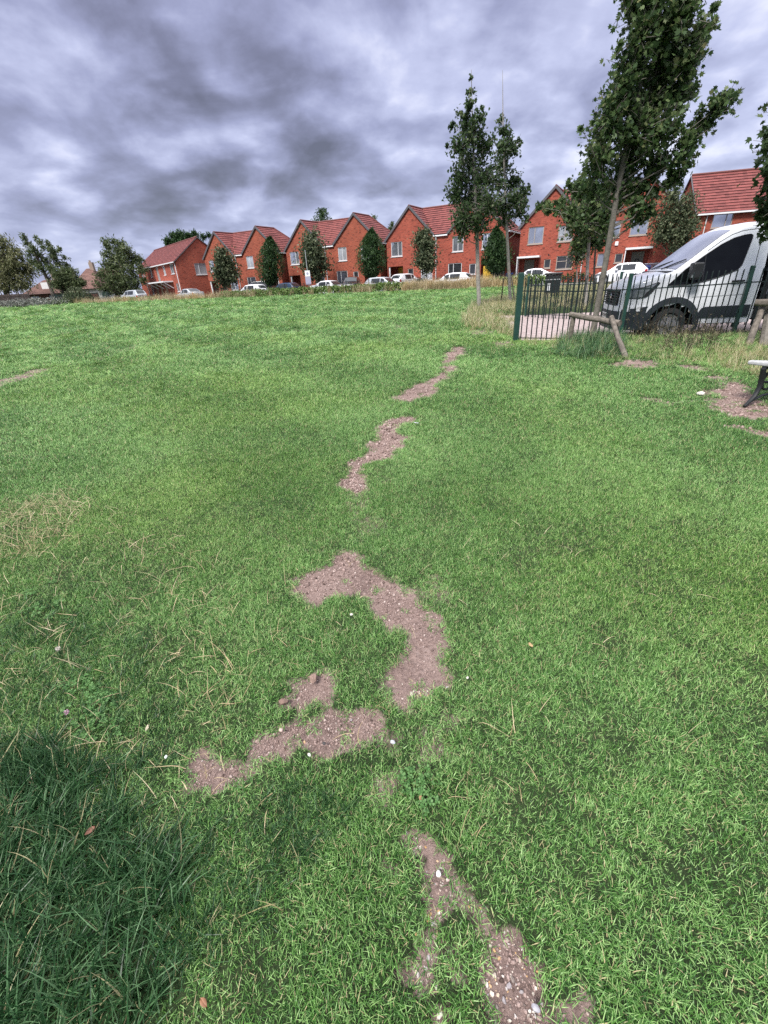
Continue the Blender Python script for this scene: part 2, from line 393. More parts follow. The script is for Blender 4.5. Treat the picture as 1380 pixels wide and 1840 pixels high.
def tree(name, label, base, trunk, radii, blobs, per, leaf, tpl, leafmat, barkmat, group=None, twigs=True, upb=.4, cat='tree', limb_r=.22, axis=None, axw=0., branchsel=1.0, n=8, crown='crown'):
    base = np.asarray(base, float)
    root = thing(name, label, cat, base, 0, group)
    mb = MB()
    trunk = [np.asarray(p, float)-base for p in trunk]
    mb.tube(trunk, radii, n, wob=.06)
    bl = [(np.asarray(c, float)-base, r_) for c, r_ in blobs]
    tz = np.array([p[2] for p in trunk])
    def on(z):
        i = int(np.clip(np.searchsorted(tz, z)-1, 0, len(trunk)-2)); t = np.clip((z-tz[i])/(tz[i+1]-tz[i]+1e-6), 0, 1)
        return trunk[i]*(1-t)+trunk[i+1]*t, radii[i]*(1-t)+radii[i+1]*t
    P, LV, TW = crown_pts(bl, per)
    for c, r_ in bl:
        if random.random() > branchsel: continue
        h = np.hypot(*(c-on(c[2])[0])[:2])
        a, ra = on(max(tz[0]+.3*(tz[-1]-tz[0]), c[2]-h*.7-.1*r_))
        ln_ = np.linalg.norm(c-a); m_ = a+(c-a)*.4 + np.array([0, 0, -.06*ln_])+rng.normal(0, .06*ln_, 3); m2_ = a+(c-a)*.72+rng.normal(0, .05*ln_, 3)
        mb.tube([a, m_, m2_, c], [max(.006, min(ra*.45, limb_r*ra+.004)), max(.005, ra*.2), .006, .003], 5)
    if twigs:
        for a, e in TW: mb.tube([a, e], [.006, .003], 3, cap=False)
    mb.build('trunk', barkmat, root, smooth=True)
    V, Fi = leaf_arrays(P, leaf, tpl, upb, axis, axw)
    np_mesh(crown, V, Fi, leafmat, root, {'lv': ('FACE', LV)})
    return root
def pxblobs(lst, D, jit=.0, k=1.0):
    out = []
    for (px, py, r_) in lst:
        y = D + (rng.uniform(-1, 1)*jit)
        P = at_y(px, py, y)
        out.append((P, r_*depth(P)/FPX*k))
    return out
def pxline(lst, D): return [at_y(px, py, D) for px, py in lst]

# ------------------------------------------------------------------ sky + sun
W = bpy.data.worlds.new("World"); S.world = W; W.use_nodes = True
nt = W.node_tree; nt.nodes.clear(); L = nt.links.new
SUN_EL, SUN_AZ = R(52), R(215)      # azimuth measured clockwise from +Y
out = nd(nt, 'ShaderNodeOutputWorld'); bg = nd(nt, 'ShaderNodeBackground'); bg.inputs['Strength'].default_value = .1
sky = nd(nt, 'ShaderNodeTexSky', sky_type='NISHITA'); sky.sun_disc = False; sky.sun_elevation = SUN_EL; sky.sun_rotation = SUN_AZ
tc = nd(nt, 'ShaderNodeTexCoord'); sp = nd(nt, 'ShaderNodeSeparateXYZ'); L(tc.outputs['Generated'], sp.inputs[0])
mxz = nd(nt, 'ShaderNodeMath', operation='MAXIMUM'); mxz.inputs[1].default_value = 0; L(sp.outputs['Z'], mxz.inputs[0])
az = nd(nt, 'ShaderNodeMath', operation='ADD'); az.inputs[1].default_value = .30; L(mxz.outputs[0], az.inputs[0])
dx = nd(nt, 'ShaderNodeMath', operation='DIVIDE'); L(sp.outputs['X'], dx.inputs[0]); L(az.outputs[0], dx.inputs[1])
dy = nd(nt, 'ShaderNodeMath', operation='DIVIDE'); L(sp.outputs['Y'], dy.inputs[0]); L(az.outputs[0], dy.inputs[1])
cb = nd(nt, 'ShaderNodeCombineXYZ'); L(dx.outputs[0], cb.inputs[0]); L(dy.outputs[0], cb.inputs[1])
def cloud(scale, detail, loc, dist=0., rough=.55, sx=1., sy=1., rot=0.):
    mp = nd(nt, 'ShaderNodeMapping'); mp.inputs['Location'].default_value = loc; mp.inputs['Scale'].default_value = (sx, sy, 1); mp.inputs['Rotation'].default_value = (0, 0, rot)
    L(cb.outputs[0], mp.inputs['Vector'])
    n = nd(nt, 'ShaderNodeTexNoise', noise_dimensions='2D'); n.inputs['Scale'].default_value = scale; n.inputs['Detail'].default_value = detail; n.inputs['Distortion'].default_value = dist; n.inputs['Roughness'].default_value = rough
    L(mp.outputs[0], n.inputs['Vector']); return n
def mad(a, k, c):
    m = nd(nt, 'ShaderNodeMath', operation='MULTIPLY_ADD'); L(a, m.inputs[0]); m.inputs[1].default_value = k
    if isinstance(c, (int, float)): m.inputs[2].default_value = c
    else: L(c, m.inputs[2])
    return m.outputs[0]
n1 = cloud(2.1, 9, (5.3, 0.6, 0), .35, .55)
n2 = cloud(.8, 3, (2.3, 6.2, 0), .1, .5)
n3 = cloud(6.5, 7, (1.3, 9.7, 0), .5, .6)
def blob(dirv, k0, k1, w):
    """a broad bank of thicker (w<0) or thinner (w>0) cloud around one direction of the sky"""
    d = np.asarray(dirv, float); d /= np.linalg.norm(d)
    dp = nd(nt, 'ShaderNodeVectorMath', operation='DOT_PRODUCT'); L(tc.outputs['Generated'], dp.inputs[0]); dp.inputs[1].default_value = tuple(d)
    mr = nd(nt, 'ShaderNodeMapRange', interpolation_type='SMOOTHSTEP'); mr.inputs[1].default_value = math.cos(k0); mr.inputs[2].default_value = math.cos(k1); mr.inputs[3].default_value = 0; mr.inputs[4].default_value = w
    L(dp.outputs['Value'], mr.inputs[0]); return mr.outputs[0]
# billows: smooth cells whose domain is bent by noise, round and pale in the middle, thin dark creases between
def billow(scale, loc, bend, smooth):
    mp = nd(nt, 'ShaderNodeMapping'); mp.inputs['Location'].default_value = loc; L(cb.outputs[0], mp.inputs['Vector'])
    nz = nd(nt, 'ShaderNodeTexNoise', noise_dimensions='2D'); nz.inputs['Scale'].default_value = scale*1.1; nz.inputs['Detail'].default_value = 6; L(mp.outputs[0], nz.inputs['Vector'])
    sb = nd(nt, 'ShaderNodeVectorMath', operation='SUBTRACT'); L(nz.outputs['Color'], sb.inputs[0]); sb.inputs[1].default_value = (.5, .5, .5)
    sm = nd(nt, 'ShaderNodeVectorMath', operation='SCALE'); L(sb.outputs[0], sm.inputs[0]); sm.inputs['Scale'].default_value = bend
    ad_ = nd(nt, 'ShaderNodeVectorMath', operation='ADD'); L(mp.outputs[0], ad_.inputs[0]); L(sm.outputs[0], ad_.inputs[1])
    v = nd(nt, 'ShaderNodeTexVoronoi', feature='SMOOTH_F1', voronoi_dimensions='2D'); v.inputs['Scale'].default_value = scale; v.inputs['Smoothness'].default_value = smooth; v.inputs['Randomness'].default_value = 1
    L(ad_.outputs[0], v.inputs['Vector']); return v
b1 = billow(2.3, (.7, 3.1, 0), .55, .7); b2 = billow(5.2, (4.1, 1.3, 0), .3, .6)
f = mad(n1.outputs['Fac'], 1.0, -.03)
f = mad(n2.outputs['Fac'], .6, f)
f = mad(n3.outputs['Fac'], .22, f)
f = mad(b1.outputs['Distance'], -.85, f)
f = mad(b2.outputs['Distance'], -.46, f)
f = mad(f, .95, .225)
BANKS = [((280, 110), 19, 3, -.20), ((520, 160), 14, 2, -.13), ((640, 40), 10, 2, .05), ((60, 70), 12, 3, -.05), ((400, 10), 9, 1, .10), ((40, 5), 9, 1, .12), ((560, 290), 9, 1, .12),
         ((440, 300), 9, 1, .16), ((190, 250), 8, 1, .12), ((60, 330), 9, 1, .14), ((720, 90), 12, 1, .14), ((700, 230), 9, 2, -.03), ((960, 60), 12, 2, .08), ((1060, 150), 14, 3, .05), ((1340, 60), 22, 4, .14), ((1250, 300), 16, 3, .10), ((100, 190), 9, 1, -.05)]
for (px, py), k0, k1, w in BANKS:
    ad = nd(nt, 'ShaderNodeMath', operation='ADD'); L(f, ad.inputs[0]); L(blob(ray(px, py), R(k0), R(k1), w), ad.inputs[1]); f = ad.outputs[0]
rp = ramp(nt, [(.0, (.37, .35, .49)), (.22, (.64, .64, .96)), (.48, (1.08, 1.12, 1.70)), (.76, (1.72, 1.80, 2.50)), (1, (2.5, 2.55, 3.1))])
L(f, rp.inputs['Fac'])
# a paler band of thin cloud low over the horizon
hz = nd(nt, 'ShaderNodeMapRange', interpolation_type='SMOOTHSTEP'); hz.inputs[1].default_value = .16; hz.inputs[2].default_value = -.02; hz.inputs[3].default_value = 0; hz.inputs[4].default_value = .55
L(sp.outputs['Z'], hz.inputs[0])
mh = nd(nt, 'ShaderNodeMix', data_type='RGBA'); L(hz.outputs[0], mh.inputs[0]); L(rp.outputs['Color'], mh.inputs[6]); mh.inputs[7].default_value = (1.15, 1.35, 2.2, 1)
mk = nd(nt, 'ShaderNodeMix', data_type='RGBA'); mk.inputs[0].default_value = .94
L(sky.outputs['Color'], mk.inputs[6]); L(mh.outputs[2], mk.inputs[7])
# an overcast sky is brightest overhead
zb_ = nd(nt, 'ShaderNodeMapRange', interpolation_type='SMOOTHSTEP'); zb_.inputs[1].default_value = .36; zb_.inputs[2].default_value = .95; zb_.inputs[3].default_value = 0; zb_.inputs[4].default_value = 1
L(sp.outputs['Z'], zb_.inputs[0]); mz = nd(nt, 'ShaderNodeMix', data_type='RGBA'); L(zb_.outputs[0], mz.inputs[0]); L(mh.outputs[2], mz.inputs[6]); mz.inputs[7].default_value = (6.2, 6.3, 6.6, 1)
L(mz.outputs[2], mk.inputs[7])
L(mk.outputs[2], bg.inputs['Color']); L(bg.outputs[0], out.inputs['Surface'])

sl = bpy.data.lights.new('sun', 'SUN'); sl.energy = 1.5; sl.angle = R(14); sl.color = (1, .96, .9)
so = bpy.data.objects.new('sun', sl); COL.objects.link(so)
sd = Vector((math.sin(SUN_AZ)*math.cos(SUN_EL), math.cos(SUN_AZ)*math.cos(SUN_EL), math.sin(SUN_EL)))
so.rotation_euler = (-sd).to_track_quat('-Z', 'Y').to_euler(); so.location = (-10, -15, 30)

# ------------------------------------------------------------------ bare earth patches
def zm(o, sc, pts): return [(o[0]+x/sc, o[1]+y/sc) for x, y in pts]
z4 = ((500, 600), 3.45); z5 = ((300, 960), 2.464); z7 = ((600, 1400), 2.76); zr = ((1080, 580), 4.6)
PATCH = [  # (pixel outline, feather in metres, strength)
 (zm(*z4, [(1085,72),(1170,85),(1165,115),(1095,150),(1075,185),(1085,225),(1040,270),(960,310),(970,355),(930,385),(860,390),(810,415),(745,410),(720,400),(800,360),(870,305),(950,275),(1010,225),(1020,175),(1050,125),(1080,110)]), .10, .95),
 (zm(*z4, [(690,525),(760,510),(860,515),(815,545),(740,560),(715,590),(740,630),(800,640),(770,690),(740,720),(680,765),(600,780),(560,790),(500,815),(480,860),(465,865),(450,800),(530,760),(575,720),(580,680),(640,640),(610,590),(650,550)]), .06, 1),
 (zm(*z4, [(395,910),(460,870),(520,885),(545,930),(530,970),(480,985),(430,955),(390,940)]), .05, 1),
 (zm(*z4, [(600,915),(700,890),(720,920),(640,940)]), .10, .55), (zm(*z4, [(450,1010),(560,1010),(580,1080),(480,1090)]), .12, .45), (zm(*z4, [(520,1140),(600,1140),(620,1240),(540,1240)]), .1, .4),
 (zm(*z5, [(565,205),(640,155),(730,140),(770,70),(850,95),(850,140),(920,165),(960,210),(1010,200),(1080,250),(1110,300),(1170,325),(1215,360),(1240,440),(1230,540),(1215,660),(1130,715),(1075,790),(1045,795),(1000,740),(985,640),(1040,560),(1060,500),(1090,440),(1040,425),(980,415),(940,350),(880,290),(830,255),(740,265),(640,310),(610,265),(570,260)]), .035, 1),
 (zm(*z5, [(1090,240),(1200,190),(1260,270),(1220,300),(1130,280)]), .06, .5),
 (zm(*z5, [(580,640),(690,605),(740,620),(735,700),(715,770),(650,720),(590,790),(560,700),(530,660)]), .022, .95),
 (zm(*z5, [(490,750),(530,730),(550,770),(510,785)]), .02, .9),
 (zm(*z5, [(360,950),(400,890),(480,860),(560,845),(680,800),(820,785),(910,770),(960,830),(940,890),(850,935),(740,970),(660,1000),(640,930),(560,920),(530,980),(440,1005),(370,990)]), .018, 1),
 (zm(*z5, [(85,1000),(130,950),(190,960),(250,1000),(400,1040),(350,1080),(270,1110),(180,1135),(120,1090),(85,1050)]), .018, 1),
 (zm(*z5, [(60,1120),(100,1105),(110,1135),(70,1150)]), .015, .8),
 (zm(*z5, [(1110,850),(1180,860),(1200,960),(1130,1000)]), .04, .6), (zm(*z5, [(910,1095),(1000,1090),(1050,1150),(930,1170)]), .035, .65), (zm(*z5, [(960,930),(1020,900),(1040,960),(980,980)]), .03, .5),
 (zm(*z5, [(1220,780),(1300,800),(1310,870),(1240,870)]), .04, .45), (zm(*z5, [(690,420),(760,430),(740,450),(690,450)]), .03, .5),
 (zm(*z7, [(340,290),(390,265),(490,290),(570,390),(610,480),(670,570),(690,640),(640,640),(580,660),(500,700),(460,690),(440,560),(440,460),(450,390),(350,350)]), .016, .82),
 (zm(*z7, [(760,760),(850,760),(960,850),(1040,960),(1050,1080),(1060,1300),(820,1300),(770,1100),(740,960),(720,880),(780,850)]), .016, .92),
 (zm(*z7, [(430,760),(500,800),(510,900),(480,1050),(390,1030),(350,950),(420,900)]), .016, .78), (zm(*z7, [(680,600),(760,640),(800,780),(740,760)]), .02, .7),
 (zm(*z7, [(1100,1130),(1240,1060),(1280,1100),(1230,1300),(1060,1300)]), .014, .75), (zm(*z7, [(250,430),(310,420),(320,490),(260,480)]), .02, .6), (zm(*z7, [(550,900),(620,900),(630,980),(560,980)]), .02, .6), (zm(*z7, [(480,1130),(560,1140),(540,1214),(480,1214)]), .012, .8),
 (zm(*zr, [(80,355),(200,310),(330,300),(470,330),(480,365),(350,370),(200,365)]), .12, .8), (zm(*zr, [(620,350),(760,350),(900,380),(850,400),(700,380)]), .10, .85),
 (zm(*zr, [(830,590),(930,640),(1000,490),(1130,480),(1220,540),(1240,600),(1320,680),(1600,760),(1500,800),(1250,770),(1080,750),(940,720),(900,640)]), .12, .95),
 (zm(*zr, [(330,620),(450,620),(560,655),(850,635),(560,668),(440,658)]), .05, .8), (zm(*zr, [(1030,850),(1140,845),(1380,900),(1500,950),(1380,945),(1180,890)]), .05, .9), (zm(*zr, [(780,440),(980,430),(1150,470),(980,500),(830,470)]), .15, .6),
 ([(-40,694),(60,664),(95,660),(60,678),(-40,706)], .06, .75), ([(150,648),(290,606),(330,604),(280,616),(160,652)], .10, .35), ([(690,585),(730,583),(735,592),(700,594)], .25, .45), ([(480,592),(560,588),(560,596),(490,600)], .25, .3),
 ([(885,614),(915,612),(925,622),(890,624)], .1, .6), ([(835,596),(880,588),(890,598),(850,604)], .2, .6),
]
POLY = []
for pts, fe, st in PATCH:
    w = np.array([G(px, py)[:2] for px, py in pts]); POLY.append((w, fe, st, w.min(0)-3*fe, w.max(0)+3*fe))
def sdf(P, poly):
    d2 = np.full(len(P), 1e9); ins = np.zeros(len(P), bool); n = len(poly)
    for i in range(n):
        a = poly[i]; b = poly[(i+1) % n]; e = b-a; w = P-a
        t = np.clip((w@e)/(e@e+1e-12), 0, 1); q = w-t[:, None]*e; d2 = np.minimum(d2, (q*q).sum(1))
        c = ((a[1] > P[:, 1]) != (b[1] > P[:, 1]))
        with np.errstate(divide='ignore', invalid='ignore'):
            xi = e[0]*(P[:, 1]-a[1])/(e[1] if abs(e[1]) > 1e-12 else 1e-12)+a[0]
        ins ^= c & (P[:, 0] < xi)
    return np.where(ins, 1, -1)*np.sqrt(d2)
def dirt_at(x, y):
    P = np.stack([np.asarray(x, float), np.asarray(y, float)], 1); D = np.zeros(len(P))
    for w, fe, st, lo, hi in POLY:
        sel = np.where(((P > lo) & (P < hi)).all(1))[0]
        if not len(sel): continue
        Q = P[sel]; s_ = sdf(Q, w)
        fr = 1/(fe*2.2)
        nz = (fbm(Q[:, 0]*fr, Q[:, 1]*fr, 11, 5)-.5)*fe*2.6 + (rng.random(len(Q))-.5)*fe*.9*(1.6-st)+(fbm(Q[:, 0]*45, Q[:, 1]*45, 19, 2)-.5)*.05*(1.15-st)*2
        D[sel] = np.maximum(D[sel], st*sstep(-fe*1.0, fe*1.0, s_+nz+fe*.35+(.008 if fe < .016 else .006)))
    return D

# ------------------------------------------------------------------ lawn / terrain
ang = np.concatenate([np.linspace(-68, 68, 620), np.linspace(68, 292, 60)[1:-1]]); na = len(ang)
rr = [.12]
while rr[-1] < 13: rr.append(rr[-1]*1.0085)
while rr[-1] < 90: rr.append(rr[-1]*1.022)
while rr[-1] < 700: rr.append(rr[-1]*1.12)
rr = np.array(rr); nr = len(rr)
A_, R_ = np.meshgrid(R(1)*ang, rr)
X = (R_*np.sin(A_)).ravel(); Y = (R_*np.cos(A_)).ravel()
Z = ground(X, Y); DIRT = dirt_at(X, Y)
near = np.clip(1-np.hypot(X, Y)/14, 0, 1)
Z = Z - DIRT*.016 + DIRT*(fbm(X*16, Y*16, 5, 4)-.5)*.022*near + (1-DIRT)*(fbm(X*5, Y*5, 9, 3)-.5)*.018*near
idx = np.arange(nr*na).reshape(nr, na)
q = np.stack([idx[:-1, :], np.roll(idx, -1, 1)[:-1, :], np.roll(idx, -1, 1)[1:, :], idx[1:, :]], -1).reshape(-1, 4)
def lawn_mat():
    m, nt = newmat('lawn_ground'); L = nt.links.new
    out = nd(nt, 'ShaderNodeOutputMaterial'); b = nd(nt, 'ShaderNodeBsdfPrincipled'); b.inputs['Roughness'].default_value = .9; b.inputs['Specular IOR Level'].default_value = .15
    g = nd(nt, 'ShaderNodeNewGeometry')
    def noise(sc, det=5, sx=(1, 1, 1), rough=.55):
        mp = nd(nt, 'ShaderNodeMapping'); mp.inputs['Scale'].default_value = sx; L(g.outputs['Position'], mp.inputs['Vector'])
        n = nd(nt, 'ShaderNodeTexNoise'); n.inputs['Scale'].default_value = sc; n.inputs['Detail'].default_value = det; n.inputs['Roughness'].default_value = rough; L(mp.outputs[0], n.inputs['Vector']); return n.outputs['Fac']
    gr = ramp(nt, [(.28, (.018, .03, .012)), (.5, (.035, .055, .022)), (.72, (.07, .09, .04))])
    a1 = nd(nt, 'ShaderNodeMath', operation='MULTIPLY_ADD'); a1.inputs[1].default_value = .5
    L(noise(9, 6), a1.inputs[0]); 
    a2 = nd(nt, 'ShaderNodeMath', operation='MULTIPLY_ADD'); a2.inputs[1].default_value = .5; a2.inputs[2].default_value = 0; L(noise(.55, 4), a2.inputs[0]); L(a2.outputs[0], a1.inputs[2])
    L(a1.outputs[0], gr.inputs['Fac'])
    so_ = ramp(nt, [(.25, (.07, .047, .041)), (.40, (.18, .126, .112)), (.56, (.31, .225, .20)), (.8, (.48, .385, .345))])
    s1 = nd(nt, 'ShaderNodeMath', operation='MULTIPLY_ADD'); s1.inputs[1].default_value = .55; L(noise(55, 8, rough=.7), s1.inputs[0])
    s2 = nd(nt, 'ShaderNodeMath', operation='MULTIPLY_ADD'); s2.inputs[1].default_value = .45; s2.inputs[2].default_value = 0; L(noise(4, 5), s2.inputs[0]); L(s2.outputs[0], s1.inputs[2])
    L(s1.outputs[0], so_.inputs['Fac'])
    da = nd(nt, 'ShaderNodeAttribute', attribute_name='dirt')
    dr = ramp(nt, [(.2, (0, 0, 0)), (.6, (1, 1, 1))]); L(da.outputs['Fac'], dr.inputs['Fac'])
    mx = nd(nt, 'ShaderNodeMix', data_type='RGBA'); L(dr.outputs['Color'], mx.inputs[0]); L(gr.outputs['Color'], mx.inputs[6]); L(so_.outputs['Color'], mx.inputs[7])
    L(mx.outputs[2], b.inputs['Base Color'])
    bp = nd(nt, 'ShaderNodeBump'); bp.inputs['Strength'].default_value = 1.0; bp.inputs['Distance'].default_value = .03; L(noise(38, 6, rough=.7), bp.inputs['Height']); L(bp.outputs['Normal'], b.inputs['Normal'])
    L(b.outputs['BSDF'], out.inputs['Surface']); return m
kind(np_mesh('lawn', np.stack([X, Y, Z], 1), q, lawn_mat(), None, {'dirt': ('POINT', DIRT)}, smooth=True), 'structure')

# ------------------------------------------------------------------ scatter system for uncountable things
def proto_blades(name, n, rad, h0, h1, w, lean, mat, coll, seg=3, curl=.6):
    V = []; Fq = []; BR = []
    for i in range(n):
        a = random.uniform(0, 2*PI); r_ = rad*math.sqrt(random.random()); bx, by = r_*math.cos(a), r_*math.sin(a)
        d = random.uniform(0, 2*PI); h = random.uniform(h0, h1); ln = random.uniform(.15, 1)*lean; ww = w*random.uniform(.7, 1.25)
        dx_, dy_ = math.cos(d), math.sin(d); px_, py_ = -dy_, dx_
        br = random.random(); o = len(V)
        th = ln*.5
        x = y_ = 0; xx = 0; zz = -.006
        for s_ in range(seg+1):
            t = s_/seg; wd = ww*(1-t**1.6)*.5 + .0002
            V.append((bx+dx_*xx+px_*wd, by+dy_*xx+py_*wd, zz)); V.append((bx+dx_*xx-px_*wd, by+dy_*xx-py_*wd, zz))
            xx += math.sin(th)*h/seg; zz += math.cos(th)*h/seg; th = min(th+ln*curl/seg*1.6, 2.0)
        for s_ in range(seg): Fq.append((o+2*s_, o+2*s_+1, o+2*s_+3, o+2*s_+2)); BR.append(br)
    me = bpy.data.meshes.new(name); me.from_pydata(V, [], Fq); me.materials.append(mat)
    at = me.attributes.new('br', 'FLOAT', 'FACE'); at.data.foreach_set('value', BR)
    o = bpy.data.objects.new(name, me); coll.objects.link(o); return o
def proto_lump(name, mat, coll, sub=1, flat=.75):
    bm_ = bmesh.new(); bmesh.ops.create_icosphere(bm_, subdivisions=sub, radius=1)
    for v in bm_.verts:
        k = random.uniform(.7, 1.25); v.co = Vector((v.co.x*k*random.uniform(.85, 1.15), v.co.y*k, v.co.z*k*flat))
    me = bpy.data.meshes.new(name); bm_.to_mesh(me); bm_.free(); me.materials.append(mat)
    o = bpy.data.objects.new(name, me); coll.objects.link(o); return o
def scatter(name, P, rot, scl, tint, nvar, coll):
    me = bpy.data.meshes.new(name); n = len(P)
    me.vertices.add(n); me.vertices.foreach_set('co', np.asarray(P, np.float32).ravel())
    a = me.attributes.new('rot', 'FLOAT_VECTOR', 'POINT'); a.data.foreach_set('vector', np.asarray(rot, np.float32).ravel())
    a = me.attributes.new('scl', 'FLOAT_VECTOR', 'POINT'); a.data.foreach_set('vector', np.asarray(scl, np.float32).ravel())
    a = me.attributes.new('tint', 'FLOAT', 'POINT'); a.data.foreach_set('value', np.asarray(tint, np.float32))
    a = me.attributes.new('vid', 'INT', 'POINT'); a.data.foreach_set('value', rng.integers(0, nvar, n).astype(np.int32))
    o = bpy.data.objects.new(name, me); COL.objects.link(o)
    ng = bpy.data.node_groups.new(name+'_nodes', 'GeometryNodeTree')
    ng.interface.new_socket('Geometry', in_out='INPUT', socket_type='NodeSocketGeometry'); ng.interface.new_socket('Geometry', in_out='OUTPUT', socket_type='NodeSocketGeometry')
    gi = ng.nodes.new('NodeGroupInput'); go = ng.nodes.new('NodeGroupOutput'); ip = ng.nodes.new('GeometryNodeInstanceOnPoints'); ci = ng.nodes.new('GeometryNodeCollectionInfo')
    ci.inputs['Collection'].default_value = coll; ci.inputs['Separate Children'].default_value = True; ci.inputs['Reset Children'].default_value = True
    def na_(nme, t):
        k = ng.nodes.new('GeometryNodeInputNamedAttribute'); k.data_type = t; k.inputs['Name'].default_value = nme; return k.outputs['Attribute']
    l = ng.links.new
    l(gi.outputs[0], ip.inputs['Points']); l(ci.outputs[0], ip.inputs['Instance']); ip.inputs['Pick Instance'].default_value = True
    l(na_('vid', 'INT'), ip.inputs['Instance Index']); l(na_('rot', 'FLOAT_VECTOR'), ip.inputs['Rotation']); l(na_('scl', 'FLOAT_VECTOR'), ip.inputs['Scale'])
    l(ip.outputs[0], go.inputs[0])
    md = o.modifiers.new('scatter', 'NODES'); md.node_group = ng
    return kind(o, 'stuff')
def coll(name): return bpy.data.collections.new(name)
def rotz(n, tilt=.12): return np.stack([rng.normal(0, tilt, n), rng.normal(0, tilt, n), rng.uniform(0, 2*PI, n)], 1)
def inpoly(px_poly, n, world=None):
    w = np.array([G(px, py)[:2] for px, py in px_poly]) if world is None else np.array(world, float)
    lo, hi = w.min(0), w.max(0); out_ = []
    tot = 0
    for it in range(60):
        Q = lo+(hi-lo)*rng.random((n, 2)); Q = Q[sdf(Q, w) > 0]; out_.append(Q); tot += len(Q)
        if tot >= n: break
    return np.vstack(out_)[:n]

# short mown grass
c_l = coll('lawn_tufts')
for i in range(7): proto_blades('lawn_tuft_%d' % i, 42, .036, .015, .040, .0021, 2.0, MT['lawnblade'], c_l)
pts = []
r_ = .3
while r_ < 84:
    s_ = max(.024, .0070*r_); m_ = int(R(150)*r_/s_)
    a = R(-75)+R(150)*(np.arange(m_)+rng.random(m_))/m_; q_ = r_+rng.uniform(-.5, .5, m_)*s_
    pts.append(np.stack([q_*np.sin(a), q_*np.cos(a), np.full(m_, s_)], 1)); r_ += s_
pts = np.vstack(pts)
Dv = dirt_at(pts[:, 0], pts[:, 1])
rs, rt = row_st(pts[:, 0], pts[:, 1]); fd = fence_d(pts[:, 0], pts[:, 1]); fs = fence_s(pts[:, 0], pts[:, 1])
keep = (rng.random(len(pts)) > np.clip((Dv-.16)*1.4, 0, .985)) & (rt < -10.6) & ~((fd > .35) & (pts[:, 0] > .30*pts[:, 1]+.25*(fbm(pts[:, 0], pts[:, 1], 71, 2)-.5)))
LONGP = np.array([G(a, b)[:2] for a, b in [(-200, 1400), (40, 1340), (160, 1420), (240, 1520), (300, 1580), (310, 1680), (270, 1790), (220, 1950), (-200, 1950)]])
keep &= ~(rng.random(len(pts)) < .93*sstep(-.05, .06, sdf(pts[:, :2], LONGP)+(fbm(pts[:, 0]*9, pts[:, 1]*9, 61, 3)-.5)*.14))
pts = pts[keep]; Dv = Dv[keep]; n = len(pts)
k_ = pts[:, 2]/.024
hn = fbm(pts[:, 0]*1.3, pts[:, 1]*1.3, 21, 3)
hs = (.6+.7*hn)*(1-.55*Dv)*k_**.35
P = np.stack([pts[:, 0], pts[:, 1], ground(pts[:, 0], pts[:, 1])-.003-.01*Dv], 1)
# mowing bands: broad alternating lanes, the paler look of leaning blades put into their tint
lane = np.tanh(2.2*np.sin((pts[:, 0]*.80+pts[:, 1]*.6)*2.3+1.6*fbm(pts[:, 0]*.3, pts[:, 1]*.3, 31, 2)))*sstep(1.2, 3.5, pts[:, 1])
tint = np.clip(.40+.17*lane-.06*sstep(8, 30, pts[:, 1])+rng.normal(0, .16, n)+(fbm(pts[:, 0]*.8, pts[:, 1]*.8, 41, 3)-.5)*.65, 0, 1)
scatter('lawn_grass', P, rotz(n, .18), np.stack([k_*.95, k_*.95, hs], 1), tint, 7, c_l)

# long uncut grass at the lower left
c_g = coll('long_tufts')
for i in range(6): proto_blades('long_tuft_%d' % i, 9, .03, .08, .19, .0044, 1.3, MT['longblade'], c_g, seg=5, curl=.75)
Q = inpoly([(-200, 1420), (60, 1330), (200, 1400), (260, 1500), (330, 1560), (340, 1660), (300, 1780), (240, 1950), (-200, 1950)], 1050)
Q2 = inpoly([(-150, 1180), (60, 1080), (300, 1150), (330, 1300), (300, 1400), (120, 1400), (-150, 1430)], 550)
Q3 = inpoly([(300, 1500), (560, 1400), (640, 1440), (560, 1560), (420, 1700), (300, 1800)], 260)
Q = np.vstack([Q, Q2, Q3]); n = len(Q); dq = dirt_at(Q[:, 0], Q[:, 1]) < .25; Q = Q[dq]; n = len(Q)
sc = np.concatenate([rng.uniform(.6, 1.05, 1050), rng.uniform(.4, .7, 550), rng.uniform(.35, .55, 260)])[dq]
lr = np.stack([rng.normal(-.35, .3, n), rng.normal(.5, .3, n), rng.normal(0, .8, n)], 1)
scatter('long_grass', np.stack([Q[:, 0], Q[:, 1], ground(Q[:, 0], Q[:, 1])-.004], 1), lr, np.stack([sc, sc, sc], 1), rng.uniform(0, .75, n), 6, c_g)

# bleached bent stems lying over the left of the lawn
c_s = coll('stems')
for i in range(8): proto_blades('stem_%d' % i, 2, .03, .08, .17, .0024, 2.6, MT['strawblade'], c_s, seg=6, curl=.9)
A1 = inpoly([(-60, 900), (160, 880), (330, 960), (470, 1080), (470, 1180), (400, 1420), (250, 1480), (-60, 1500)], 520)
A2 = inpoly([(-60, 930), (120, 885), (170, 905), (80, 1000), (-60, 1020)], 800)
A2 = A2[rng.random(len(A2)) < .22+.55*fbm(A2[:, 0]*5, A2[:, 1]*5, 88, 3)]
A3 = inpoly([(400, 1000), (1250, 900), (1300, 1500), (500, 1650)], 60)
Q = np.vstack([A1, A2, A3]); n = len(Q); sc = rng.uniform(.5, 1.1, n); sc[520:520+len(A2)] = rng.uniform(.6, 1.25, len(A2))
scatter('straw_stems', np.stack([Q[:, 0], Q[:, 1], ground(Q[:, 0], Q[:, 1])+.012], 1), rotz(n, .35), np.stack([sc, sc, sc*.8], 1), rng.random(n), 8, c_s)

